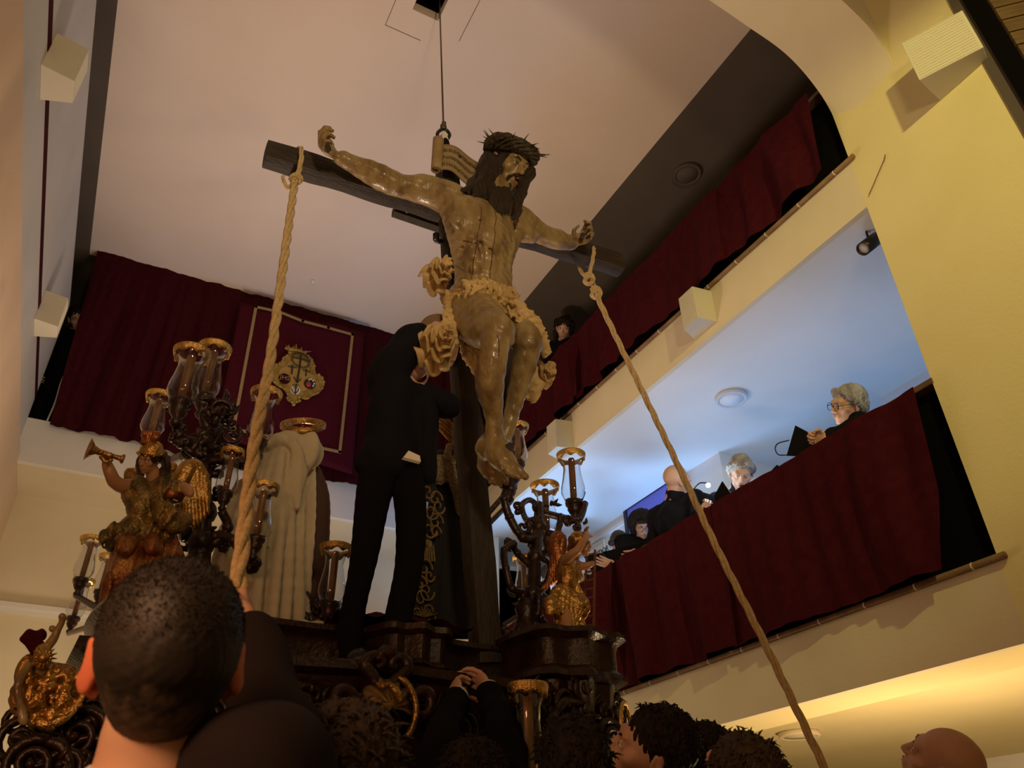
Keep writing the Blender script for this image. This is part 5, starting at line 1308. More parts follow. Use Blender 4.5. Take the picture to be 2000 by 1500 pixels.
run(S, [(1088, 1155, 2.60, 8), (1074, 1175, 2.58, 9), (1074, 1198, 2.57, 7)], .01); run(S, [(1132, 1165, 2.58, 7), (1142, 1185, 2.57, 7), (1136, 1202, 2.58, 5)], .01)
S.disp(lambda X, Y, Z: fold(X, Y, Z, .0060, 85, 7) + .0012*np.sin(Z*200+X*120)); S.mesh('gilt_drapery', 'gold', an2)
MB().lathe([(.10,0),(.10,.015),(.08,.03),(.09,.05),(.07,.06)], P(1110, 1288, 2.60), 20).build('plinth', 'redgold', an2, True)
feathers(an2, [P(1104, 1118, 2.68), P(1086, 1078, 2.70), P(1088, 1050, 2.70), P(1100, 1050, 2.68)], [P(1056+i*4.2, 1158-i*2.4-abs(i-2)*3, 2.70) for i in range(8)], .030, 'redgold')

# statue under the cream mantle, seen from behind ------------------------------------
vm = empty('mantled_statue', P(560, 1235, 3.1), 'statue seen from behind under a long cream mantle and brown cape', 'statue')
S = sdfbox([(400, 840, 3.2), (660, 840, 3.2), (400, 1240, 3.2), (660, 1240, 3.2), (560, 1000, 2.85), (560, 1000, 3.45)], .05, .009)
run(S, [(563, 872, 3.16, 34), (560, 905, 3.17, 36)], .03)
for j in range(15):
    t = j/14; xt = 528+70*t; xm = 452+146*t+6*math.sin(j*2.3); xb = 408+186*t+7*math.sin(j*1.7); yy = 3.08+.10*abs(t-.55)*2 - (0.045 if j % 2 else 0)
    kk = .85 if j % 2 else 1.05; run(S, [(xt, 862+18*abs(t-.5), yy+.04, 12*kk), (xt*.5+xm*.5, 930, yy, 14*kk), (xm, 1010, yy-.01, 14*kk), (xm*.4+xb*.6, 1120, yy-.02, 14*kk), (xb, 1228, yy-.02, 15*kk)], .012)
run(S, [(600, 862, 3.12, 20), (604, 885, 3.10, 22), (590, 905, 3.08, 18)], .02)
for j in range(6): run(S, [(520+j*8, 870-j*3, 3.09, 8), (552+j*5, 858+j*3, 3.05, 9), (574+j*4, 880+j*8, 3.04, 9), (566+j*3, 940+j*10, 3.03, 7)], .006)
run(S, [(530, 1226, 3.0, 9), (600, 1222, 2.98, 9), (650, 1228, 2.98, 8), (690, 1238, 2.98, 5)], .01)
S.disp(lambda X, Y, Z: .005*np.sin(X*85+np.sin(Z*5)*2.5+Y*40)+.003*np.sin(X*31+Z*9)); S.mesh('cream_mantle', 'mantle', vm)
S = sdfbox([(575, 870, 3.25), (650, 870, 3.25), (560, 1240, 3.25), (660, 1240, 3.25), (600, 1000, 3.0), (600, 1000, 3.5)], .05, .01)
for j in range(5): run(S, [(594+j*4, 888+j*6, 3.22, 13), (604+j*7, 955+j*3, 3.22, 11), (606+j*7, 1040, 3.22, 10), (602+j*7, 1140, 3.20, 10), (598+j*7, 1222, 3.18, 11)], .006)
S.mesh('brown_cape', 'browncape', vm)
hal = MB(); hc = P(592, 831, 3.15); nrm = CD(.07, -.95, -.22); ro = 43*mpp(hc)
hal.lathe([(ro, -.004), (ro, .004), (ro*.56, .004), (ro*.56, -.004)], hc, 40, axis=nrm, closed=True); h1 = hal.build('halo', 'goldthread', vm)
hb = MB()
for rr in (ro*.98, ro*.60, ro*.8): hb.lathe([(rr-.004, .006), (rr, .010), (rr+.004, .006), (rr+.004, -.008), (rr-.004, -.008)], hc, 40, axis=nrm, closed=True)
hb.build('halo_rim', 'gold', h1, True)
MB().tube([hc, P(572, 858, 3.2)], .005, 6).build('halo_rod', 'gold', vm)
# dressed figure in black with gold embroidery behind the post --------------------------
vg = empty('black_dressed_statue', P(850, 1230, 3.0), 'statue in black gown with gold embroidery standing behind the cross', 'statue')
S = sdfbox([(780, 850, 3.1), (960, 850, 3.1), (780, 1235, 3.1), (960, 1235, 3.1), (860, 1000, 2.85), (860, 1000, 3.4)], .05, .009)
run(S, [(862, 900, 3.1, 22), (868, 950, 3.08, 28), (872, 990, 3.06, 24)], .02)
for j in range(9): run(S, [(850+j*6, 985, 3.03, 14), (832+j*10, 1080, 3.0+.01*(j % 2), 17), (815+j*14, 1170, 2.98+.015*(j % 2), 19), (805+j*16, 1228, 2.97, 20)], .014)
run(S, [(850, 915, 3.04, 12), (838, 945, 3.0, 12), (850, 975, 2.97, 10)], .012)
gown = S.mesh('black_gown', 'blackdress', vg)
S = sdfbox([(820, 840, 3.1), (910, 840, 3.1), (820, 1010, 3.1), (910, 1010, 3.1), (860, 900, 2.9), (860, 900, 3.2)], .03, .006)
for j in range(7): run(S, [(842+j*4, 895, 3.02, 7), (840+j*5, 920, 3.0, 8), (838+j*6, 940+2*math.sin(j*2), 3.0, 6)], .004)
run(S, [(878, 872, 2.98, 7), (874, 890, 2.97, 7), (884, 902, 2.97, 6), (892, 885, 2.97, 6), (884, 870, 2.98, 6)], .005)
run(S, [(880, 905, 2.98, 8), (884, 935, 2.98, 9), (893, 965, 2.98, 9), (898, 1000, 2.98, 8)], .006)
S.disp(lambda X, Y, Z: .003*np.sin(X*300)*np.sin(Z*300)); S.mesh('lace_collar', 'lace', vg)
hp = MB(); a, b = P(858, 822, 3.0), P(896, 862, 3.0); dd_ = (b-a)
for k in range(5): hp.tube([a+Vector((0, 0, .022*k-.04)), b+Vector((0, 0, .022*k-.04))], .009, 6)
hp.build('gilt_crown_edge', 'gold', vg, True)
em_ = MB(); er = random.Random(5)
def swirl(px, py, Y, r, s_):
    c = P(px, py, Y); pts = [c+Vector((math.cos(a*s_)*r*(1-a/9), -.004, math.sin(a*s_)*r*(1-a/9)*1.3)) for a in np.linspace(0, 7, 20)]
    em_.tube(pts, .0045, 5)
for k, (x, y) in enumerate(((835, 960), (850, 975), (842, 1000), (850, 1020), (838, 1035), (828, 1110), (838, 1125), (820, 1140), (832, 1155), (822, 1170), (815, 1200), (835, 1195), (845, 1210), (850, 1040), (856, 990))):
    swirl(x, y, 2.93, er.uniform(.022, .036), 1 if k % 2 else -1)
for k in range(9): em_.tube([P(830, 1205, 2.91), P(806+k*6, 1182+abs(k-4)*4, 2.91)], [.005, .002], 5)
for k in range(6): em_.tube([P(826+k*4, 1065, 2.93), P(823+k*5, 1096, 2.93)], [.005, .006], 5)
em_.ball(P(836, 1062, 2.93), .018, 8, 6)
em_.build('gold_embroidery', 'goldthread', vg, True)
# angel-like small relief behind right candelabrum base handled by sprays

# ---- people ---------------------------------------------------------------------
def person(name, label, hp, fwd, up, hs=1.0, floor=None, body_dir=None, mouth=0.0, hair='short', hairm='hairdark', coat='black', glasses=False,
           arms=None, h=.005, shirt=False, lean=(0, 0, 0), face=True, extra=None, thin=1.0, cut=None, broad=1.0, legs=True, eyes=True, collar=.128, neck=.052):
    """hp: head centre in the world. arms: list of (side, elbow, wrist, finger dir, palm, curl)"""
    Mx = frame_from(fwd, up); t = Vector(hp); W = lambda p: Mx @ (Vector(p)*hs) + t
    bd = Vector(body_dir) if body_dir is not None else Mx @ Vector((0, 1, 0)); bd.z = 0; bd.normalize(); sd = bd.cross(Vector((0, 0, 1))).normalized()
    nb = W((0, -.03, -.16)); ln = Vector(lean)
    chest = nb + Vector((0, 0, -.16)) - bd*.01 + ln*.4; waist = nb + Vector((0, 0, -.40)) + ln; pel = nb + Vector((0, 0, -.55)) + ln
    root = empty(name, (pel.x, pel.y, floor if floor is not None else pel.z-.9), label, 'person')
    sh = {e: nb + sd*e*.175*broad + Vector((0, 0, -.055)) for e in (-1, 1)}
    A = []
    for e in (-1, 1):
        sp_ = [a for a in (arms or []) if a[0] == e]
        if sp_: A.append(sp_[0])
        else: A.append((e, sh[e]+Vector((0, 0, -.27))+sd*e*.05-bd*.02, sh[e]+Vector((0, 0, -.50))+sd*e*.03+bd*.10, Vector((0, 0, -1)), -sd*e, .3))
    pts = [W((.12, .14, .16)), W((-.12, -.14, -.2)), W((-.12, .14, .16)), W((.12, -.14, .16)), pel+Vector((.2, .2, -.1)), pel-Vector((.2, .2, .1))] + list(sh.values())
    for a in A: pts += [Vector(a[1]), Vector(a[2]), Vector(a[2])+Vector(a[3]).normalized()*.2]
    lo = [min(p[i] for p in pts)-.08 for i in range(3)]; hi = [max(p[i] for p in pts)+.08 for i in range(3)]
    S = SDF(lo, hi, h)
    S.cap(W((0, -.025, -.06)), nb, neck*hs, (neck+.006)*hs, .02); S.cap(nb, chest, .06, .10, .05); S.cap(chest, pel, .10, .11, .05)
    for a in A:
        e = a[0]; S.cap(nb, sh[e], .045, .045, .03); S.cap(sh[e], a[1], .042, .036, .02); S.cap(a[1], a[2], .036, .026, .02)
        hand_sdf(S, Vector(a[2]), a[3], a[4], .95, a[5], a[6] if len(a) > 6 else -e, .0085)
    S.frame(Mx, t, hs); head_sdf(S, mouth=mouth, thin=thin); S.frame()
    S.mesh('body', 'skin', root)
    if face: face_bits(root, Mx, t, hs, brow=hairm, mouth=mouth)
    # clothes
    S = SDF([v-.06 for v in lo], [v+.06 for v in hi], .009)
    S.cap(chest, waist, .125*broad, .12, .05); S.cap(chest-sd*.07*broad, waist-sd*.05, .10, .10, .05); S.cap(chest+sd*.07*broad, waist+sd*.05, .10, .10, .05); S.cap(waist, pel, .13, .14, .05)
    S.cap(nb+Vector((0, 0, -.03)), chest, .07, .11, .04); S.cap(nb, W((0, -.028, -collar)), (neck+.018)*hs, (neck+.014)*hs, .015)
    for a in A:
        e = a[0]; S.cap(nb+Vector((0, 0, -.02)), sh[e], .055, .062, .03); S.cap(sh[e], a[1], .062, .054, .03); S.cap(a[1], Vector(a[1]).lerp(Vector(a[2]), .92), .052, .040, .02)
    S.disp(lambda X, Y, Z: .004*np.sin(X*38+Z*30+np.sin(Y*30)*2)+.003*np.sin(Z*60+Y*25))
    S.mesh('jacket' if shirt else 'black_top', coat, root)
    if shirt:
        MB().lathe([(.062*hs, -.01), (.066*hs, .0), (.066*hs, .035), (.060*hs, .04), (.057*hs, .0)], nb+(W((0, 0, 0))-nb)*.10, 24, axis=(W((0, -.01, 0))-nb), closed=True).build('shirt_collar', 'shirt', root, True)
        for a in A:
            d = (Vector(a[2])-Vector(a[1])).normalized(); c = Vector(a[1]).lerp(Vector(a[2]), .93)
            MB().lathe([(.035, 0), (.037, .0), (.034, .03), (.031, .03)], c, 18, axis=d, closed=True).build('shirt_cuff', 'shirt', root, True)
    if legs and floor is not None:
        S = SDF((pel.x-.35, pel.y-.35, floor), (pel.x+.35, pel.y+.35, pel.z+.1), .016)
        for e in (-1, 1):
            S.cap(pel+sd*e*.08, (pel.x+sd.x*e*.10, pel.y+sd.y*e*.10, (pel.z+floor)/2), .085, .065, .03); S.cap((pel.x+sd.x*e*.10, pel.y+sd.y*e*.10, (pel.z+floor)/2), (pel.x+sd.x*e*.11, pel.y+sd.y*e*.11, floor+.06), .062, .05, .03)
            S.cap((pel.x+sd.x*e*.11, pel.y+sd.y*e*.11, floor+.045), Vector((pel.x+sd.x*e*.11, pel.y+sd.y*e*.11, floor+.04))+bd*.15, .045, .038, .02)
        S.mesh('trousers', coat, root)
    # hair
    if hair != 'bald':
        S = SDF([t[i]-.26*hs for i in range(3)], [t[i]+.22*hs for i in range(3)], .0045); S.frame(Mx, t, hs)
        if hair in ('short', 'grey', 'bob', 'curly', 'fade'):
            S.ell((0, -.022, .040), (.084, .100, .088), .01); S.ell((0, .105, -.01), (.062, .062, .062), .012, sub=True)
            S.ell((0, .02, -.085), (.09, .09, .055), .02, sub=True)
        if hair == 'grey':
            for e in (-1, 1): S.path([(e*.03, .065, .10), (e*.075, .03, .06), (e*.083, -.01, .01), (e*.06, -.07, -.05)], [.010, .013, .013, .010], .02)
            S.path([(-.05, -.08, 0), (0, -.09, -.04), (.05, -.08, 0)], [.016, .018, .016], .03)
        if hair == 'bob':
            for e in (-1, 1):
                for j in range(4): S.path([(e*.05, .05-.035*j, .09), (e*.088, .03-.035*j, .02), (e*.090, .015-.035*j, -.06), (e*.075, .01-.03*j, -.10)], [.02, .022, .022, .010], .01)
            S.path([(-.06, -.09, .0), (0, -.10, -.07), (.06, -.09, .0)], [.03, .035, .03], .02); S.path([(-.055, .078, .065), (0, .09, .07), (.055, .078, .065)], [.014, .014, .014], .01)
        if hair == 'curly':
            rr = random.Random(8)
            for j in range(70):
                a = rr.uniform(0, 2*pi); z = rr.uniform(-.13, .11); r_ = .095 if z < .04 else .095*math.sqrt(max(.1, 1-((z-.04)/.09)**2))
                if math.sin(a) > .35 and z < .065: continue
                S.ell((math.cos(a)*r_, math.sin(a)*r_-.02, z), (.028, .028, .026), .008)
        S.disp(lambda X, Y, Z: .0022*np.sin(X*260+np.sin(Z*70+X*30)*2.5+Y*130+np.sin(Y*90)*2)+.0016*np.sin(Y*330+Z*160+np.sin(X*120)*2))
        S.mesh('hair', hairm, root)
        if hair == 'short':      # loose locks breaking the outline
            lk = MB(); lr = random.Random(int(abs(t.x*1000))); 
            for i_ in range(420):
                a_ = lr.uniform(0, 2*pi); z_ = lr.uniform(-.1, 1); r_ = math.sqrt(1-z_*z_)
                if math.sin(a_) > .55 and z_ < .55: continue
                p_ = Vector((math.cos(a_)*r_*.083, math.sin(a_)*r_*.099-.022, z_*.087+.040)); n_ = Vector((math.cos(a_)*r_, math.sin(a_)*r_, z_))
                w_ = Vector((lr.uniform(-1, 1), lr.uniform(-1, 1), lr.uniform(-1, .2)))
                lk.tube([W(p_*.97), W(p_+n_*.007+w_*.008), W(p_+n_*.006+w_*.022)], [.0030*hs, .0026*hs, .0004], 4, False)
            o_ = lk.build('loose_hair', hairm, root, True); o_['kind'] = 'stuff'
    if glasses:
        g = MB()
        for e in (-1, 1):
            c = W((e*.031, .106, .000)); g.lathe([(.0235*hs, -.0016), (.0258*hs, -.0016), (.0258*hs, .0016), (.0235*hs, .0016)], c, 18, axis=Mx @ Vector((0, 1, 0)), closed=True)
            g.tube([W((e*.055, .104, .004)), W((e*.077, .06, .008)), W((e*.082, -.005, .006))], .0022*hs, 5)
        g.tube([W((-.008, .108, .002)), W((.008, .108, .002))], .0022*hs, 5); g.build('glasses', 'blackplastic', root, True)
    return root, Mx, t, W
def folder(px4, X, label, th=.018, grp='black choir music folders', cat='folder'):
    """music folder: four photo corners on the plane X, some tilt and a real thickness, pages inside"""
    q = [PX(px, py, X + dx) for px, py, dx in px4]
    n = (q[1]-q[0]).cross(q[3]-q[0]).normalized()
    root = empty('music_folder', (q[2]+q[3])/2, label, cat, grp)
    MB().prism(q, n*th*.35).build('cover', 'black', root)
    c = sum(q, Vector())/4
    MB().prism([c+(p-c)*.95+n*th*.4 for p in q], n*th*.45).build('pages', 'shirt', root)
    return root
FG = 1.21
# choir gallery
ph = PX(1657, 790, 3.72)
person('person', 'grey-haired person in glasses seen in profile, holding a folder at the balcony rail', ph, CD(-.93, .12, -.2), CD(.26, -.95, .05), 1.0, FG, CD(-.8, 0, .3), 0, 'grey', 'hairgrey', 'black', True,
       arms=[(-1, PX(1668, 836, 3.60), PX(1612, 856, 3.44), CD(-.9, -.1, .2), CD(0, .3, -1), .9), (1, PX(1690, 850, 3.75), PX(1640, 852, 3.75), CD(-.9, 0, .2), CD(0, .3, 1), .8)], lean=(.15, -.1, 0))
folder([(1553, 831, 0), (1591, 851, .02), (1592, 893, .04), (1536, 890, .0)], 3.42, 'black music folder standing on the rail before the grey-haired person in profile')
wr = MB(); stube(wr, [PX(1536, 889, 3.42), PX(1520, 888, 3.42), PX(1514, 876, 3.42), PX(1520, 866, 3.42), PX(1541, 860, 3.44)], .004, 6); o = wr.build('clip_lamp_cord', 'blackplastic', None, True); tag(o, 'thin looped black cord of a clip lamp at the edge of the leaning folder', 'cord')
ph = PX(1447, 922, 3.85)
person('person', 'short grey-haired woman in black shirt singing with mouth open towards the camera', ph, CD(-.20, .30, -.93), CD(-.06, -.97, -.30), 1.0, FG, None, .016, 'grey', 'hairgrey', 'navy', arms=[(1, PX(1490, 985, 3.80), PX(1500, 962, 3.68), CD(.3, -.9, -.3), CD(0, 0, 1), .4)])
folder([(1517, 908, 0), (1536, 922, 0), (1500, 960, 0), (1478, 948, 0)], 3.62, 'black music folder tip showing right of the singing woman')
ph = PX(1322, 937, 3.72)
person('person', 'bald man in black jacket seen from behind at the choir balcony', ph, CD(.94, -.08, .28), CD(.05, -1, .0), 1.0, FG, CD(.6, 0, .6), 0, 'bald', 'hairdark', 'navy', arms=[(1, PX(1360, 1010, 3.68), PX(1372, 1000, 3.55), CD(.5, -.5, .3), CD(0, 0, 1), .5)], broad=1.15, collar=.115, neck=.056)
folder([(1358, 957, 0), (1395, 968, 0), (1428, 975, 0), (1376, 1010, 0)], 3.66, 'black music folder under the glaring clip light beside the bald man')
folder([(1395, 968, 0), (1410, 940, 0), (1432, 972, 0), (1402, 1008, 0)], 3.58, 'black music folder right of the glaring clip light')
cl_ = empty('clip_light', PX(1383, 948, 3.66), 'small glaring white clip light on a bent neck above the folders', 'lamp')
M['led'] = mat('led_white', (1, 1, 1), .5, emit=(.75, .88, 1), estr=90)
MB().ball(PX(1383, 948, 3.66), .016, 12, 8).build('bulb', 'led', cl_, True)
nk = MB(); stube(nk, [PX(1380, 943, 3.68), PX(1366, 944, 3.68), PX(1355, 955, 3.68)], .005, 6); nk.build('neck', 'blackplastic', cl_, True)
ph = PX(1254, 1022, 3.95)
person('person', 'dark-haired woman with red glasses lit from below beside the bald man', ph, CD(.05, .35, -.93), CD(-.08, -.93, -.3), .95, FG, None, 0, 'bob', 'hairdark', 'black', True, arms=[(-1, PX(1262, 1072, 3.80), PX(1246, 1078, 3.62), CD(-.6, .1, -.5), CD(0, 0, 1), .4)])
ph = PX(1209, 1064, 4.0)
person('person', 'brown-haired singer half hidden behind a wide black folder at the choir balcony', ph, CD(.0, .4, -.9), CD(0, -.93, -.3), .95, FG, None, 0, 'grey', 'hairbrown', 'black')
folder([(1176, 1078, 0), (1262, 1058, .03), (1260, 1094, .05), (1190, 1118, 0)], 3.56, 'wide black music folder hiding the brown-haired singer')
folder([(1140, 1087, 0), (1176, 1080, .02), (1200, 1112, .03), (1160, 1125, 0)], 3.52, 'black music folder with a pale hand beside it behind the ladder')
hs_ = empty('person', PX(1190, 1120, 3.6), 'pale hand with spread fingers resting on the choir rail beside a black folder', 'person')
S = SDF(PX(1185, 1105, 3.5)-Vector((.15, .2, .15)), PX(1185, 1105, 3.6)+Vector((.2, .2, .15)), .005)
hand_sdf(S, PX(1202, 1106, 3.50), CD(-1, -.35, 0), CD(0, 0, 1), 1.0, .15, 1, .0085); S.cap(PX(1202, 1106, 3.50), PX(1225, 1112, 3.75), .026, .035, .02); S.mesh('hand', 'skin', hs_)
S = SDF(PX(1220, 1110, 3.6)-Vector((.15, .2, .25)), PX(1215, 1112, 3.8)+Vector((.2, .2, .15)), .01)
S.cap(PX(1208, 1108, 3.56), PX(1226, 1116, 3.85), .04, .06, .02); S.mesh('black_sleeve', 'black', hs_)
ph = PX(1131, 1100, 4.25)
person('person', 'singer in glasses glimpsed between the gilded angel and the ladder', ph, CD(.3, .3, -.9), CD(0, -.95, -.3), .95, FG, None, 0, 'grey', 'hairgrey', 'black', True, arms=[(-1, PX(1150, 1150, 3.75), PX(1142, 1146, 3.60), CD(-.2, -.8, -.4), CD(0, 0, 1), .4)])
folder([(1120, 1118, 0), (1160, 1124, .02), (1160, 1150, .04), (1128, 1150, 0)], 3.55, 'black music folder low behind the gilded angel')
ph = PX(1072, 1128, 3.95)
person('person', 'singer farthest along the choir balcony, behind the right candelabrum', ph, CD(.1, .3, -.9), CD(0, -.95, -.3), .95, FG, None, 0, 'short', 'hairbrown', 'navy')
# topmost gallery and back gallery
ph = PX(1101, 640, 3.85)
person('person', 'woman with dark curly hair looking down from the topmost gallery', ph, CD(-.22, .35, -.9), CD(-.02, -.95, -.3), 1.0, 3.74, None, 0, 'curly', 'hairdark', 'navy')
ph = P(152, 622, 7.45)
person('person', 'dim figure peering from the dark gap left of the stage curtain', ph, CD(.5, .2, -.8), CD(0, -1, -.2), 1.0, 3.6, None, 0, 'short', 'hairdark', 'black')
wr = MB(); stube(wr, [P(152, 668, YB+.02), P(140, 700, YB), P(120, 745, YB), P(108, 785, YB), P(92, 822, YB)], .008, 6); o = wr.build('hanging_cord', 'grey', None, True); tag(o, 'pale cord hanging in the dark gap left of the stage curtain', 'cord')

# man in the suit standing on the float ------------------------------------------------
ms = empty('person', P(745, 1285, 2.62), 'man in a black suit standing on the float reaching up to the statue\'s loincloth', 'person')
YM = 2.50
S = sdfbox([(680, 600, YM), (900, 600, YM), (660, 1300, YM), (860, 1300, YM), (800, 700, YM-.15), (800, 700, YM+.25)], .05, .007)
hm_ = frame_from(CD(.55, -.25, .75), CD(-.25, -.95, 0)); tm = P(866, 668, YM+.16)
run(S, [(840, 690, YM+.10, 22), (806, 722, YM+.03, 23)], .02)
run(S, [(785, 760, YM, 32), (775, 840, YM, 32), (770, 910, YM, 32)], .02)
run(S, [(765, 735, YM, 18), (785, 695, YM-.02, 15), (830, 655, YM, 12)], .02); run(S, [(820, 770, YM, 22), (850, 785, YM, 17), (885, 795, YM, 13)], .02)
hand_sdf(S, P(828, 655, YM), CD(.7, -.5, .2), CD(.2, .5, .5), .95, .7, 1, .009)
S.frame(hm_, tm, 1.0); head_sdf(S); S.frame(); S.mesh('body', 'skin', ms)
S = SDF(tm-Vector((.2, .2, .2)), tm+Vector((.2, .2, .2)), .005); S.frame(hm_, tm, 1.0); S.ell((0, -.02, .04), (.085, .10, .09), .01); S.ell((0, .105, -.01), (.062, .062, .062), .012, sub=True); S.ell((0, .02, -.085), (.09, .09, .055), .02, sub=True)
S.disp(lambda X, Y, Z: .004*np.sin(X*180+np.sin(Z*60)*2.5+Y*110)); S.mesh('hair', mat('sandy_hair', (.20, .12, .06), .6, bump=.5, bscale=120), ms)
S = sdfbox([(680, 620, YM), (900, 620, YM), (670, 930, YM), (900, 1300, YM), (800, 700, YM-.2), (800, 700, YM+.3)], .08, .009)
run(S, [(768, 765, YM, 42), (762, 830, YM, 40), (756, 885, YM, 43), (752, 905, YM, 47)], .03); run(S, [(806, 770, YM, 26), (798, 840, YM, 27), (793, 890, YM, 28)], .03)
run(S, [(752, 745, YM, 34), (775, 705, YM-.02, 31), (800, 668, YM-.02, 25), (818, 652, YM, 20)], .03); run(S, [(825, 775, YM, 26), (850, 785, YM, 24), (880, 795, YM, 20)], .02)
run(S, [(712, 905, YM, 18), (740, 912, YM, 24), (800, 915, YM, 24)], .02)
run(S, [(836, 790, YM-.05, 17), (836, 860, YM-.05, 17), (838, 930, YM-.03, 15)], .02)
S.disp(lambda X, Y, Z: .004*np.sin(X*30+Z*26+np.sin(Y*20)*2)); S.mesh('suit_jacket', 'navy', ms)
S = sdfbox([(670, 900, YM), (860, 900, YM), (650, 1310, YM), (850, 1310, YM), (760, 1000, YM-.15), (760, 1000, YM+.2)], .06, .009)
run(S, [(742, 915, YM, 38), (724, 1010, YM, 31), (703, 1120, YM+.02, 25), (688, 1220, YM+.04, 24), (688, 1285, YM+.05, 22)], .008)
run(S, [(795, 915, YM, 34), (801, 1010, YM, 30), (796, 1120, YM+.02, 27), (778, 1220, YM+.04, 26), (768, 1285, YM+.05, 25)], .008)
S.disp(lambda X, Y, Z: .004*np.sin(X*30+Z*12)); S.mesh('suit_trousers', 'black', ms)
MB().lathe([(.064, -.012), (.068, -.012), (.066, .02), (.060, .02)], P(806, 728, YM+.02), 24, axis=(P(828, 690, YM+.08)-P(806, 722, YM+.03)), closed=True).build('shirt_collar', 'shirt', ms, True)
sh_ = MB(); sh_.prism([P(788, 893, YM-.115), P(798, 880, YM-.115), (P(820, 890, YM-.115)), P(822, 902, YM-.115)], (0, .02, 0)); sh_.build('white_shirt_tail', 'shirt', ms)
for x in (700, 770):
    S = SDF(P(x, 1290, YM)-Vector((.15, .2, .1)), P(x, 1290, YM)+Vector((.15, .25, .12)), .009); S.cap(P(x, 1292, YM-.05), P(x+3, 1290, YM+.12), .04, .045, .02); S.mesh('shoe', 'blackplastic', ms)

# man in front at lower left, back of his head ------------------------------------------
fm = Vector(P(325, 1293, 1.06)); FM = frame_from(CD(-.42, .12, .95), CD(.13, -.98, .10))
mf = empty('person', (fm.x+.03, fm.y-.05, -1.5), 'close man seen from behind with short dark hair, glowing ears and dark suit', 'person')
WF = lambda p: FM @ Vector(p) + fm
lo = fm-Vector((.34, .3, .75)); hi = fm+Vector((.55, .75, .25))
S = SDF(lo, hi, .0055)
S.cap(WF((0, -.03, -.08)), WF((0, -.055, -.20)), .058, .062, .02); S.cap(WF((0, -.055, -.20)), WF((0, -.05, -.5)), .08, .13, .05)
S.frame(FM, fm, .98); head_sdf(S, ears=False); S.frame()
wr_, el_, shd = P(488, 1232, 1.42), P(545, 1460, 1.26), P(470, 1520, 1.08)
S.cap(WF((.05, -.05, -.22)), shd, .05, .05, .03); S.cap(shd, el_, .045, .04, .02); S.cap(el_, wr_, .038, .027, .02)
hand_sdf(S, wr_, (P(478, 1165, 1.50)-wr_), CD(-1, 0, .3), 1.0, .95, 1, .0095)
S.mesh('body', 'skin', mf)
face_bits(mf, FM, fm, .98)
for e in (-1, 1):
    S = SDF(WF((e*.085, 0, 0))-Vector((.06, .06, .07)), WF((e*.085, 0, 0))+Vector((.06, .06, .07)), .003); S.frame(FM, fm, 1.0)
    rt = Euler((.15, 0, e*-.55)).to_matrix()
    S.ell((e*.083, -.010, -.004), (.0065, .020, .034), .006, rot=rt); S.ell((e*.092, .004, .002), (.008, .013, .022), .005, sub=True, rot=rt)
    S.ell((e*.074, .002, -.034), (.007, .009, .010), .006); S.ell((e*.074, .002, 0), (.010, .012, .022), .008)
    S.mesh('ear', 'skinred', mf)
S = SDF(fm-Vector((.2, .2, .25)), fm+Vector((.2, .2, .22)), .0034); S.frame(FM, fm, .98)
S.ell((0, -.020, .036), (.0835, .102, .092), .01); S.cap((0, -.05, .0), (0, -.052, -.022), .066, .060, .03)
S.ell((0, .12, -.03), (.11, .075, .10), .012, sub=True)
S.disp(lambda X, Y, Z: .0007*np.sin(X*520+np.sin(Z*150)*2.5+Y*260)*np.sin(Z*480+X*120)+.0006*np.sin(Y*700+Z*310))
hz = bpy.data.materials.new('cropped_hair_fading_to_skin'); hz.use_nodes = True; nt = hz.node_tree; b_ = nt.nodes['Principled BSDF']; b_.inputs['Roughness'].default_value = .6
tc = nt.nodes.new('ShaderNodeTexCoord'); sx = nt.nodes.new('ShaderNodeSeparateXYZ'); nt.links.new(tc.outputs['Object'], sx.inputs[0])
mr = nt.nodes.new('ShaderNodeMapRange'); mr.inputs[1].default_value = fm.z-.13; mr.inputs[2].default_value = fm.z+.01; nt.links.new(sx.outputs[2], mr.inputs[0])
nz = nt.nodes.new('ShaderNodeTexNoise'); nz.inputs['Scale'].default_value = 55; nz.inputs['Detail'].default_value = 5; nt.links.new(tc.outputs['Object'], nz.inputs['Vector'])
ad = nt.nodes.new('ShaderNodeMath'); ad.operation = 'MULTIPLY_ADD'; ad.inputs[1].default_value = .9; nt.links.new(nz.outputs[0], ad.inputs[0]); 
sb = nt.nodes.new('ShaderNodeMath'); sb.operation = 'SUBTRACT'; sb.inputs[1].default_value = .45; nt.links.new(mr.outputs[0], sb.inputs[0]); nt.links.new(sb.outputs[0], ad.inputs[2])
rp = nt.nodes.new('ShaderNodeValToRGB'); rp.color_ramp.elements[0].position = .0; rp.color_ramp.elements[0].color = (.16, .10, .065, 1); rp.color_ramp.elements[1].position = .55; rp.color_ramp.elements[1].color = (.014, .009, .006, 1)
nt.links.new(ad.outputs[0], rp.inputs[0]); nt.links.new(rp.outputs[0], b_.inputs['Base Color'])
M['crop'] = hz
S.mesh('hair', 'crop', mf)
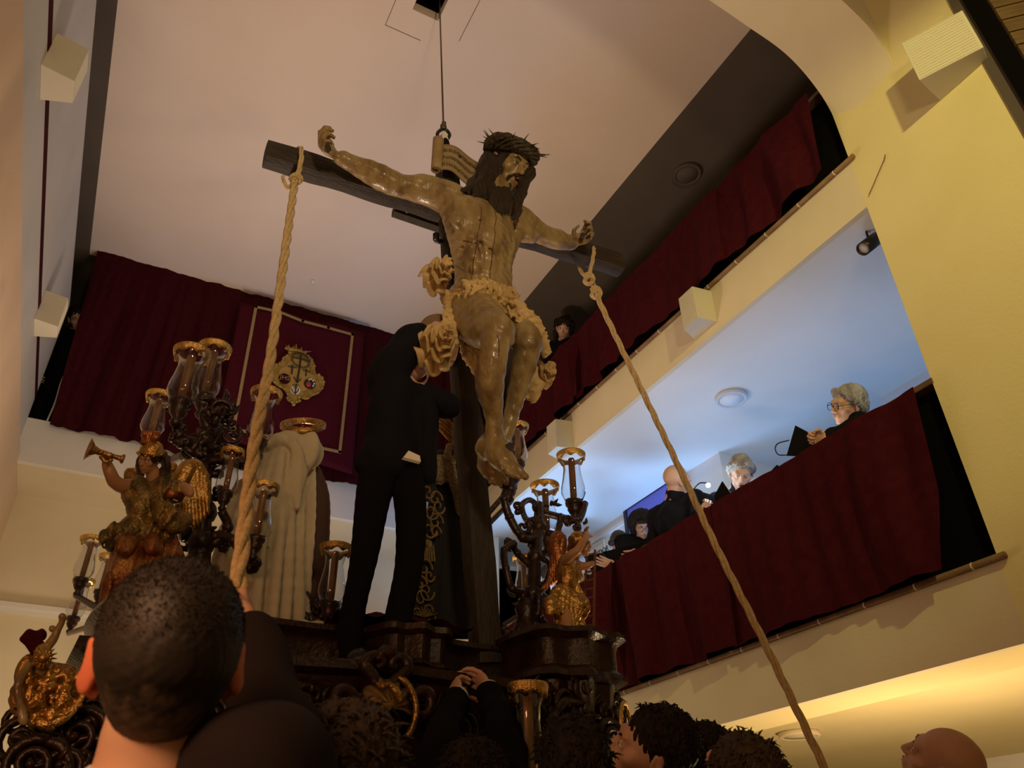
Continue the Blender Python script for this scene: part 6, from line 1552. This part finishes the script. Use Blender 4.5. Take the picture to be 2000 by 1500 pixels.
# fine standing hairs over the crown
hh = MB(); hr = random.Random(2)
for i in range(6000):
    a = hr.uniform(0, 2*pi); z = hr.uniform(-.25, 1); r_ = math.sqrt(1-z*z)
    n_ = Vector((math.cos(a)*r_, math.sin(a)*r_, z))
    if n_.y > .55 and n_.z < .5: continue
    p = Vector((0, -.020, .036)) + Vector((n_.x*.0835, n_.y*.102, n_.z*.092))
    L = .0045*(.5+max(0, n_.z))*hr.uniform(.5, 1.3); d = (n_+Vector((hr.uniform(-.7, .7), hr.uniform(-.3, .9), hr.uniform(-1.1, .3)))).normalized()
    q = WF((p+d*L)*.98); p0 = WF(p*.98); s_ = (q-p0).cross(Vector((hr.uniform(-1, 1), hr.uniform(-1, 1), .3))).normalized()*.0009
    hh.add([p0-s_, p0+s_, q], [(0, 1, 2)])
me = bpy.data.meshes.new('hair_tips'); me.from_pydata(hh.v, [], hh.f); me.update(); o = link('hair_tips', me, 'hairdark', mf); o['kind'] = 'stuff'
S = SDF(lo-Vector((.15, .15, .1)), hi+Vector((.15, .1, .1)), .008)
S.cap(WF((-.02, -.075, -.31)), P(60, 1720, .98), .065, .075, .03); S.cap(WF((.02, -.075, -.215)), P(500, 1530, 1.02), .075, .085, .03)
S.cap(WF((0, -.08, -.26)), WF((0, -.08, -.5)), .13, .16, .05); S.cap(P(500, 1530, 1.04), el_, .085, .062, .03); S.cap(el_, el_.lerp(wr_, .9), .062, .046, .03)
S.cap(WF((-.01, -.065, -.185)), WF((.08, -.06, -.145)), .045, .045, .02)
S.ell(WF((0, -.03, -.12)), (.069, .069, .045), .01, sub=True)
S.disp(lambda X, Y, Z: .004*np.sin(X*35+Z*30+Y*20)); S.mesh('suit_jacket', mat('brown_black_suit', (.017, .0115, .012), .9, spec=.15), mf)
MB().lathe([(.062, -.02), (.067, -.02), (.068, .012), (.064, .016), (.060, .0)], WF((0, -.052, -.118)), 28, axis=(WF((0, -.03, -.08))-WF((0, -.055, -.20))), closed=True).build('shirt_collar', 'shirt', mf, True)
MB().lathe([(.036, 0), (.040, .0), (.036, .030), (.032, .030)], el_.lerp(wr_, .905), 20, axis=(wr_-el_), closed=True).build('shirt_cuff', 'shirt', mf, True)
S = SDF((mf.location.x-.3, mf.location.y-.3, -1.5), (mf.location.x+.3, mf.location.y+.3, -.3), .02)
for e in (-.1, .1): S.cap(mf.location+Vector((e, 0, 1.1)), mf.location+Vector((e, 0, .06)), .09, .06, .03)
S.mesh('suit_trousers', 'black', mf)

# person hugging the foot of the cross ---------------------------------------------------
hp_ = P(915, 1545, 2.02)
person('person', 'person in black whose raised forearms and white cuffs clasp the foot of the cross', hp_, Vector((.1, 1, .2)), Vector((0, -.1, 1)), 1.0, -1.5, Vector((.1, 1, 0)), 0, 'short', 'hairdark', 'black',
       arms=[(-1, P(862, 1450, 2.14), P(893, 1362, 2.34), Vector((.15, .75, .6)), Vector((1, .3, 0)), .45), (1, P(985, 1440, 2.16), P(955, 1350, 2.36), Vector((-.1, .75, .6)), Vector((-1, .3, 0)), .45)], shirt=True, h=.006)
# crowd heads along the bottom edge -------------------------------------------------------
person('person', 'close blurred brown-haired head at the bottom centre before the float', P(668, 1545, 1.30), Vector((.3, 1, .1)), Vector((.05, 0, 1)), 1.0, -1.5, None, 0, 'short', 'hairbrown', 'black', h=.007)
person('person', 'dark-haired person looking up to the left at the bottom beside the gilt rim', P(1272, 1468, 1.85), CD(-.85, -.25, .1), CD(-.1, -.95, .1), 1.0, -1.5, None, .008, 'short', 'hairdark', 'black')
person('person', 'dark wavy-haired head seen from behind at the bottom right of centre', P(1380, 1476, 2.30), CD(-.2, -.2, .95), CD(-.1, -.97, -.1), .98, -1.5, None, 0, 'short', 'hairdark', 'black', h=.007)
person('person', 'brown-haired head just peeking above the bottom edge beside the right rope', P(1448, 1530, 1.50), CD(-.3, -.2, .95), CD(0, -.97, -.1), .95, -1.5, None, 0, 'short', 'hairbrown', 'black', h=.007)
person('person', 'dark head in front of the large low glass lamp', P(1118, 1500, 1.62), CD(-.1, -.2, .95), CD(0, -.97, -.1), .95, -1.5, None, 0, 'short', 'hairdark', 'black', h=.007)
person('person', 'bald man at the bottom right corner tilting his head back', P(1842, 1492, 1.95), CD(-.72, -.35, .60), CD(.25, -.93, -.25), 1.1, -1.5, CD(-.7, 0, .6), 0, 'bald', 'hairgrey', 'black', h=.0045)

# ---- lift everything so that the floor sits at z = 0 -------------------------
for o in list(SC.objects):
    if o.parent is None: o.location.z += EYE
